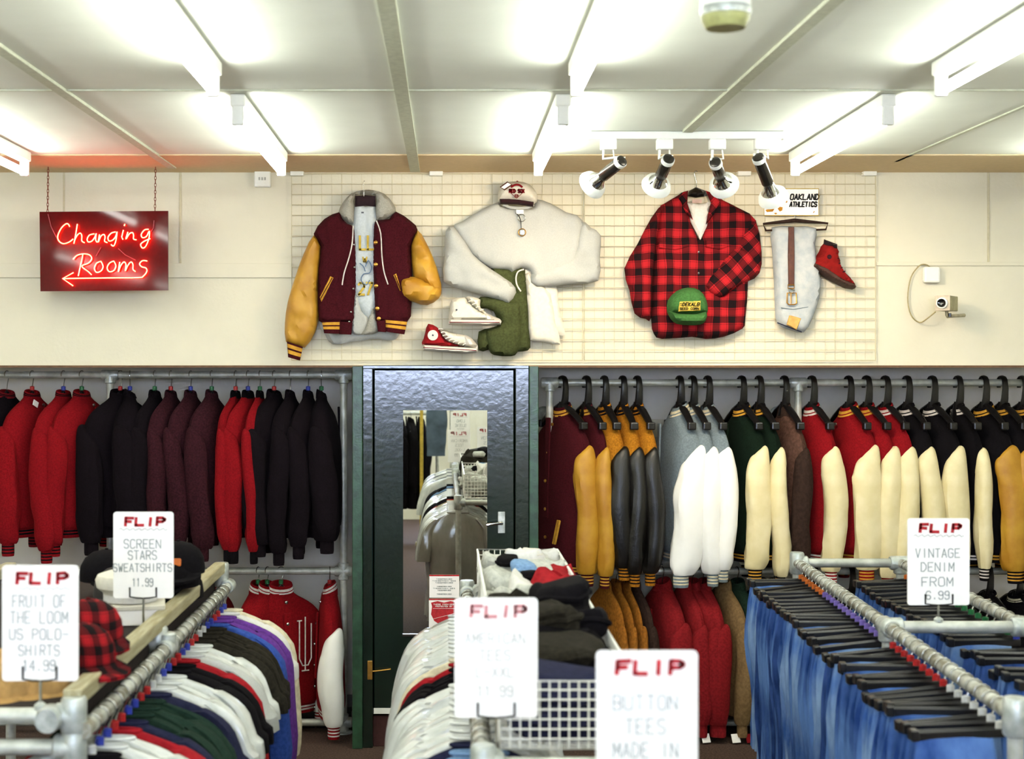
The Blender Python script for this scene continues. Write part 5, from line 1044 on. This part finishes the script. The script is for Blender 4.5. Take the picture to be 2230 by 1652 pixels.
kn = [(-.08, 4.80, .0, .17, .2, .13, M_tee, 'white folded top at the front of the far basket'), (.07, 4.80, .0, .17, .2, .12, M_canvasr, 'red folded top at the front of the far basket'),
      (-.09, 5.02, .0, .16, .22, .16, M_sock, 'pale grey knit near the front left of the far basket'), (.0, 5.03, .02, .15, .2, .19, M_tee, 'white knit second from the front of the far basket'), (.095, 5.05, .02, .16, .24, .19, M_canvasr, 'red knit beside the white knit in the far basket'),
      (-.08, 5.27, .02, .17, .2, .19, M_sock, 'grey knit heaped in the middle of the far basket'), (.03, 5.28, .03, .16, .2, .22, M_sock, 'pale grey knit topmost of the far basket heap'), (.105, 5.32, .02, .15, .24, .21, M_canvasr, 'red knit against the wire in the middle of the far basket'),
      (-.09, 5.52, .02, .15, .2, .2, M_sock, 'pale grey knit towards the back of the far basket'), (.02, 5.53, .05, .16, .2, .21, M_tee, 'white knit towards the back of the far basket'), (.1, 5.55, .0, .14, .2, .19, M_sock, 'grey knit in the back corner of the far basket'),
      (-.07, 5.76, .01, .16, .18, .19, M_sock, 'grey knit at the back wire of the far basket'), (.07, 5.76, .01, .17, .18, .19, M_tee, 'white knit at the back wire of the far basket'),
      (-.01, 5.24, .21, .09, .1, .055, M_lblue, 'blue printed patch of knit on top of the far basket heap'), (-.06, 5.45, .21, .08, .1, .05, M_blackw, 'black scrap of knit on top of the far basket heap'), (.0, 5.1, .19, .06, .09, .05, M_blackw, 'small black knit in the middle of the far basket heap'), (.035, 5.5, .235, .08, .08, .055, M_twill, 'white ball of knit on top of the far basket heap')]
for i, (dx, y, dz, sx_, sy_, sz_, m, lab) in enumerate(kn): folded('folded_knit', lab, 'knitwear heaped in the far basket', (bcx + dx, y, fz + dz * 0.74), R.uniform(-0.5, 0.5), (sx_, sy_, sz_ * 0.75), m, i * 3.1, M_card if m is M_canvasr else None)
bk = [(.0, 3.56, .0, .29, .22, .09, M_navyj, 'navy folded sweatshirt at the front of the near basket'), (-.01, 3.60, .085, .28, .26, .075, M_navyj, 'navy folded sweatshirt on top of the front stack'), (.02, 3.78, .0, .27, .24, .17, M_blackw, 'black folded sweatshirt second in the near basket'), (.0, 3.80, .15, .27, .24, .065, M_olivek, 'dark olive folded sweatshirt on the second stack'),
      (.02, 4.02, .0, .27, .24, .2, M_blackw, 'black folded sweatshirt in the middle of the near basket'), (-.03, 4.05, .17, .22, .22, .09, M_olivek, 'dark olive bundle on top of the middle stack'), (.09, 4.08, .17, .15, .18, .08, M_blackw, 'black bundle against the right wire of near basket'), (.02, 4.27, .0, .27, .22, .22, M_blackw, 'black folded sweatshirt towards the back of the near basket'), (.05, 4.30, .2, .18, .2, .09, M_blackw, 'black furry bundle topmost of the near basket'), (-.05, 4.42, .0, .26, .2, .24, M_olivek, 'dark olive bundle at the back of the near basket'), (-.03, 4.45, .22, .1, .08, .05, M_sock, 'pale patterned scrap at the back of the near basket')]
for i, (dx, y, dz, sx_, sy_, sz_, m, lab) in enumerate(bk): folded('folded_sweatshirt', lab, 'dark sweatshirts in the near basket', (bcx + dx, y, fz + dz * 0.88), R.uniform(-0.15, 0.15), (sx_, sy_, sz_ * 0.9), m, 60 + i * 3.1)
CT = [('grey clear wrapped', M_polyg, 1), ('clear wrapped white', M_poly, 10), ('beige', M_creamrib, 1), ('red', M_canvasr, 1), ('black', M_blackw, 3), ('clear wrapped white', M_poly, 9), ('navy', M_navyj, 1), ('light blue', M_lblue, 2), ('black', M_blackw, 3)]
seq = [(n, m) for n, m, c in CT for _ in range(c)]; NB = len(seq)
for k, (n, m) in enumerate(seq):
    y = 5.85 - (5.85 - 3.46) * k / (NB - 1); loc = (xcL, y, zc); yw = rad(R.uniform(-3, 3))
    wire_hanger('wire hook hanger, %s from the door end of the basket rack rail' % nth(k), loc, yw, 'hangers on the basket rack rail', None, 0.06, 0.16)
    rack_top('tee_shirt', '%s tee, %s from the door end of the basket rack rail' % (n, nth(k)), 'tees on the basket rack rail', loc, m, Ln=0.76, a=0.235 + 0.015 * math.sin(k * 0.9), seed=200 + k * 2.3, yaw=yw, sleeve=0.34, puffy=1.3)
for k in range(12):
    y = 2.68 - 1.15 * k / 11; loc = (xcL, y, zc); m = (M_poly, M_poly, M_navyj, M_poly)[k % 4]
    rack_top('tee_shirt', '%s tee, %s on the nearer rack below the button tees card' % ('navy' if k % 4 == 2 else 'clear wrapped white', nth(k)), 'tees on the nearer rack', loc, m, Ln=0.74, a=0.30, seed=300 + k * 2.3, sleeve=0.34, puffy=1.3)
    wire_hanger('wire hook hanger, %s from the card on the nearer rack' % nth(k), loc, 0, 'hangers on the nearer rack', None, 0.06, 0.2)

# ------------------------------------------------------------------ denim rack
zD = H - 0.90; yF2, yN2, yM2 = 6.56, 3.67, 4.94
xr = lambda y: 1.47 + (1.62 - 1.47) * (y - yN2) / (yF2 - yN2)
xr2 = lambda y: xr(y) + 0.478
dr = thing('denim_rack', 'twin rail pipe rack full of jeans on black clamp hangers', 'clothes rack', (xr(5.1) + 0.24, 5.1, 0))
frame_rack(dr, [((xr(yN2), yN2, zD), (xr(yF2), yF2, zD)), ((xr2(yN2), yN2, zD), (xr2(yF2), yF2, zD))], [(xr(yN2), yN2, zD), (xr(yF2), yF2, zD), (xr2(yF2), yF2, zD), (xr2(yN2), yN2, zD), (xr(yM2), yM2, zD)],
           [((xr(yF2), yF2, zD + 0.0), (xr2(yF2), yF2, zD + 0.0)), ((xr(yM2), yM2, zD), (xr2(yM2), yM2, zD)), ((xr(yN2), yN2, 0.25), (xr2(yN2), yN2, 0.25))])
for x, y, ax in ((xr(yF2), yF2, (uz, ux)), (xr2(yF2), yF2, (ux, -uz)), (xr(yM2), yM2, (uy, -uz, ux)), (xr2(yM2), yM2, (uy, -ux)), (xr(yN2), yN2, (uz,)), (xr2(yN2), yN2, (uz,))): fitting(dr, (x, y, zD), ax, 0.033, 0.05)
def clamp_hanger(label, loc, yaw, roll, bead, group):
    t = thing('clamp_hanger', label, 'hanger', loc, yaw, group)
    MB().tube(hook_pts(RAIL_R + 0.004, 0.055), 0.0026, 6).build('hook', M_steel, t)
    if bead: MB().lathe([(0.003, -0.066), (0.012, -0.062), (0.012, -0.042), (0.003, -0.038)], 10).build('size_bead', bead, t)
    M2 = Matrix.Rotation(roll, 3, 'Y')
    def bar(y, z): return MB().box(Vector((0, 0, -0.07)) + M2 @ Vector((-0.115, y, z)), (0.25, 0.009, 0.024), M2)
    bar(-0.010, 0).build('clamp_bar', M_black, t, smooth=False, bevel=0.003); bar(0.010, 0).build('clamp_bar', M_black, t, smooth=False, bevel=0.003)
    MB().box(Vector((0, 0, -0.07)) + M2 @ Vector((-0.232, 0, 0.002)), (0.022, 0.036, 0.03), M2).build('end_clip', M_black, t, smooth=False, bevel=0.004)
    return t
def jeans(label, loc, yaw, roll, m, seed, group, Ln=0.74):
    """jeans folded lengthwise and clamped by the waist: two soft legs hanging together from the bar"""
    t = thing('jeans', label, 'jeans', loc, yaw, group); M2 = Matrix.Rotation(roll, 3, 'Y'); c = Vector((0, 0, -0.07))
    for s in (-1, 1):
        tb = [(0.0, 0.104, 0.005), (-0.03, 0.106, 0.010), (-0.09, 0.116, 0.017), (-0.20, 0.124, 0.024), (-0.36, 0.114, 0.023), (-0.54, 0.104, 0.021), (-Ln, 0.100, 0.020)]
        rings = []
        for z, a, b in interp(tb, 2):
            off = 0.012 * noise.noise(Vector((seed, z * 4, s))) * min(1, -z * 5); o = M2 @ Vector((-0.125 + off + 0.018 * noise.noise(Vector((seed * 1.7, z * 3.0, 4.0))) * min(1, -z * 3), s * (0.004 + b * 0.75), 0))
            rings.append([c + Vector((o.x, o.y, z + o.z - x * math.sin(roll))) + Vector((x, y, 0)) for x, y, _ in ell(0, 0, 0, a, b, 26, 2.6, None)])
            rings[-1] = [p + Vector((0.010 * noise.noise(Vector((p.z * 7, seed, p.y * 30))), 0.012 * noise.noise(Vector((p.x * 16, p.z * 5, seed + s))), 0)) * min(1, -z * 8) for p in rings[-1]]
        MB().loft(rings).build('leg', m, t)
    MB().box(c + M2 @ Vector((-0.125, 0, -0.012)), (0.205, 0.015, 0.03), M2).build('waistband', m, t, smooth=False, bevel=0.004)
    MB().box(c + M2 @ Vector((-0.07, -0.016, -0.10)), (0.08, 0.012, 0.10), M2).build('pocket', m, t, smooth=False, bevel=0.004)
    return t
dm = [M_denim, M_denim2, M_denim, M_denim3, M_denim, M_denim2]; dn = {M_denim: 'mid blue', M_denim2: 'faded blue', M_denim3: 'dark blue'}
N1 = 38
for k in range(N1):
    y = yF2 - 0.10 - (yF2 - yN2 - 0.22) * k / (N1 - 1)
    if abs(y - yM2) < 0.035: continue
    m = dm[R.randrange(6)]; yw = rad(R.uniform(-7, 9)); rl = rad(-3 + R.uniform(-4, 4)); loc = (xr(y), y, zD)
    bd, bn = (M_beadO, 'orange') if k < 7 else (M_beadP, 'purple') if k < 20 else (M_beadR, 'red') if k < 31 else (M_beadW, 'white')
    clamp_hanger('black clamp hanger with %s size bead, %s from the far end of denim rail' % (bn, nth(k)), loc, yw, rl, bd, 'clamp hangers on the denim rail')
    jeans('%s jeans, %s from the far end of the denim rail' % (dn[m], nth(k)), loc, yw, rl, m, 400 + k * 1.9, 'jeans on the denim rail', 0.74 + R.uniform(-0.05, 0.05))
N2 = 26
for k in range(N2):
    y = yF2 - 0.10 - 2.1 * k / (N2 - 1)
    if abs(y - yM2) < 0.035: continue
    m = dm[R.randrange(6)]; yw = rad(R.uniform(-7, 7)); rl = rad(-2 + R.uniform(-4, 4)); loc = (xr2(y), y, zD)
    bd, bn = (M_beadO, 'orange') if k < 5 else (M_beadG, 'green') if k < 17 else (M_beadB, 'blue')
    clamp_hanger('black clamp hanger with %s bead, %s from far end of the second denim rail' % (bn, nth(k)), loc, yw, rl, bd, 'clamp hangers on the second denim rail')
    jeans('%s jeans, %s from far end of the second denim rail' % (dn[m], nth(k)), loc, yw, rl, m, 500 + k * 1.9, 'jeans on the second denim rail', 0.74)

# ------------------------------------------------------------------ price cards
price_card('white price card reading polo shirts, on the near bar of the cap bin', 5, 1230, 171, 1482, yN, [('FRUIT OF', 0.64, 0.72, 0.10), ('THE LOOM', 0.50, 0.78, 0.10), ('US POLO-', 0.36, 0.80, 0.09), ('SHIRTS', 0.22, 0.56, 0.09), ('14.99', 0.09, 0.45, 0.09)], zT - 0.025, M_penpale, M_redink)
price_card('white price card reading sweatshirts, standing behind the white round hat', 247, 1114, 378, 1302, yM, [('SCREEN', 0.58, 0.64, 0.10), ('STARS', 0.45, 0.50, 0.10), ('SWEATSHIRTS', 0.31, 1.0, 0.09), ('11.99', 0.14, 0.36, 0.09)], zT - 0.04, M_pen, M_redink)
price_card('white price card with faint red heading in front of the door, on basket rack', 990, 1301, 1171, 1562, 3.38, [('AMERICAN', 0.62, 0.74, 0.085), ('TEES', 0.48, 0.40, 0.085), ('L-XXL', 0.34, 0.48, 0.085), ('11.99', 0.18, 0.45, 0.085)], zc + 0.02, M_penfaint, M_pinkink)
price_card('large white price card reading button tees, nearest the camera', 1298, 1416, 1519, 1738, 2.76, [('BUTTON', 0.60, 0.66, 0.10), ('TEES', 0.44, 0.42, 0.10), ('MADE IN', 0.28, 0.66, 0.10), ('USA', 0.12, 0.34, 0.10)], zc + 0.02, M_penpale, M_redink)
price_card('white price card reading vintage denim, on the middle bar of the denim rack', 1976, 1128, 2111, 1317, yM2, [('VINTAGE', 0.55, 0.74, 0.10), ('DENIM', 0.39, 0.56, 0.10), ('FROM', 0.22, 0.54, 0.10), ('6.99', 0.07, 0.40, 0.09)], zD + 0.02, M_pen, M_redink)
cl = price_card('white price card reading long sleeves, seen only in the door mirror', 0, 0, 10, 10, 1.4, [('LONG', 0.62, 0.44, 0.10), ('SLEEVE', 0.46, 0.60, 0.10), ('TEES', 0.30, 0.40, 0.10)], zc + 0.02, M_pen, M_redink) if False else None
a = P(1085, 1790, 1.4)
price_card('white price card reading long sleeve tees, seen only in the door mirror', 1085 + 0, 1790, 1085 + 440, 1790 + 640, 1.4, [('LONG', 0.62, 0.44, 0.10), ('SLEEVE', 0.46, 0.60, 0.10), ('TEES', 0.30, 0.40, 0.10)], zc + 0.02, M_pen, M_redink)

# ------------------------------------------------------------------ what the mirror shows behind the camera
yb_ = -1.5
t = thing('coat_rail', 'dark rail holding black coats behind the camera', 'clothes rack', (-0.55, yb_, 0))
pipe(t, 'rail', (-1.1, yb_, 1.56), (-0.1, yb_, 1.56))
for x in (-1.1, -0.1): pipe(t, 'post', (x, yb_, 0), (x, yb_, 1.56))
for k in range(6):
    x = -0.92 + k * 0.125; wire_hanger('wire hanger, %s on the black coat rail behind the camera' % nth(k), (x, yb_, 1.56), rad(90), 'hangers on the black coat rail', None, 0.07)
    jacket('wool_coat', 'long black wool coat, %s on the rail behind the camera' % nth(k), 'coat', 'black coats behind the camera', (x, yb_, 1.56), rad(78), M_blackw, M_blackw, drop=0.10, Ln=1.05, sl=0.85, deep=0.8, seed=600 + k)
t = thing('yellow_post', 'narrow yellow painted post behind the camera', 'post', (-0.285, -1.1, 0))
MB().box((0, 0, 0.85), (0.04, 0.04, 1.7)).build('shaft', M_yellow, t, smooth=False, bevel=0.004); MB().box((0, 0, 0.02), (0.14, 0.14, 0.04)).build('foot_block', M_wood, t, smooth=False, bevel=0.004)
t = thing('hanging_bracket', 'steel stand holding a pair of grey blue jeans behind the camera', 'stand', (-0.06, -0.55, 0))
pipe(t, 'post', (0.07, -0.55, 0), (0.07, -0.55, 1.75)); pipe(t, 'arm', (0.07, -0.55, 1.75), (-0.12, -0.55, 1.75)); MB().lathe([(0.14, 0), (0.14, 0.01), (0.03, 0.02)], 20, Matrix.Translation((0.07, -0.55, 0))).build('base', M_fit, t, world=True)
jeans('grey blue jeans hanging behind the camera, seen in the door mirror', (0.02, -0.55, 1.79), 0, 0, mat('grey_blue_denim', '#5d6d7c', 0.95, col2='#44525f', scale=8), 777, None, 0.62)
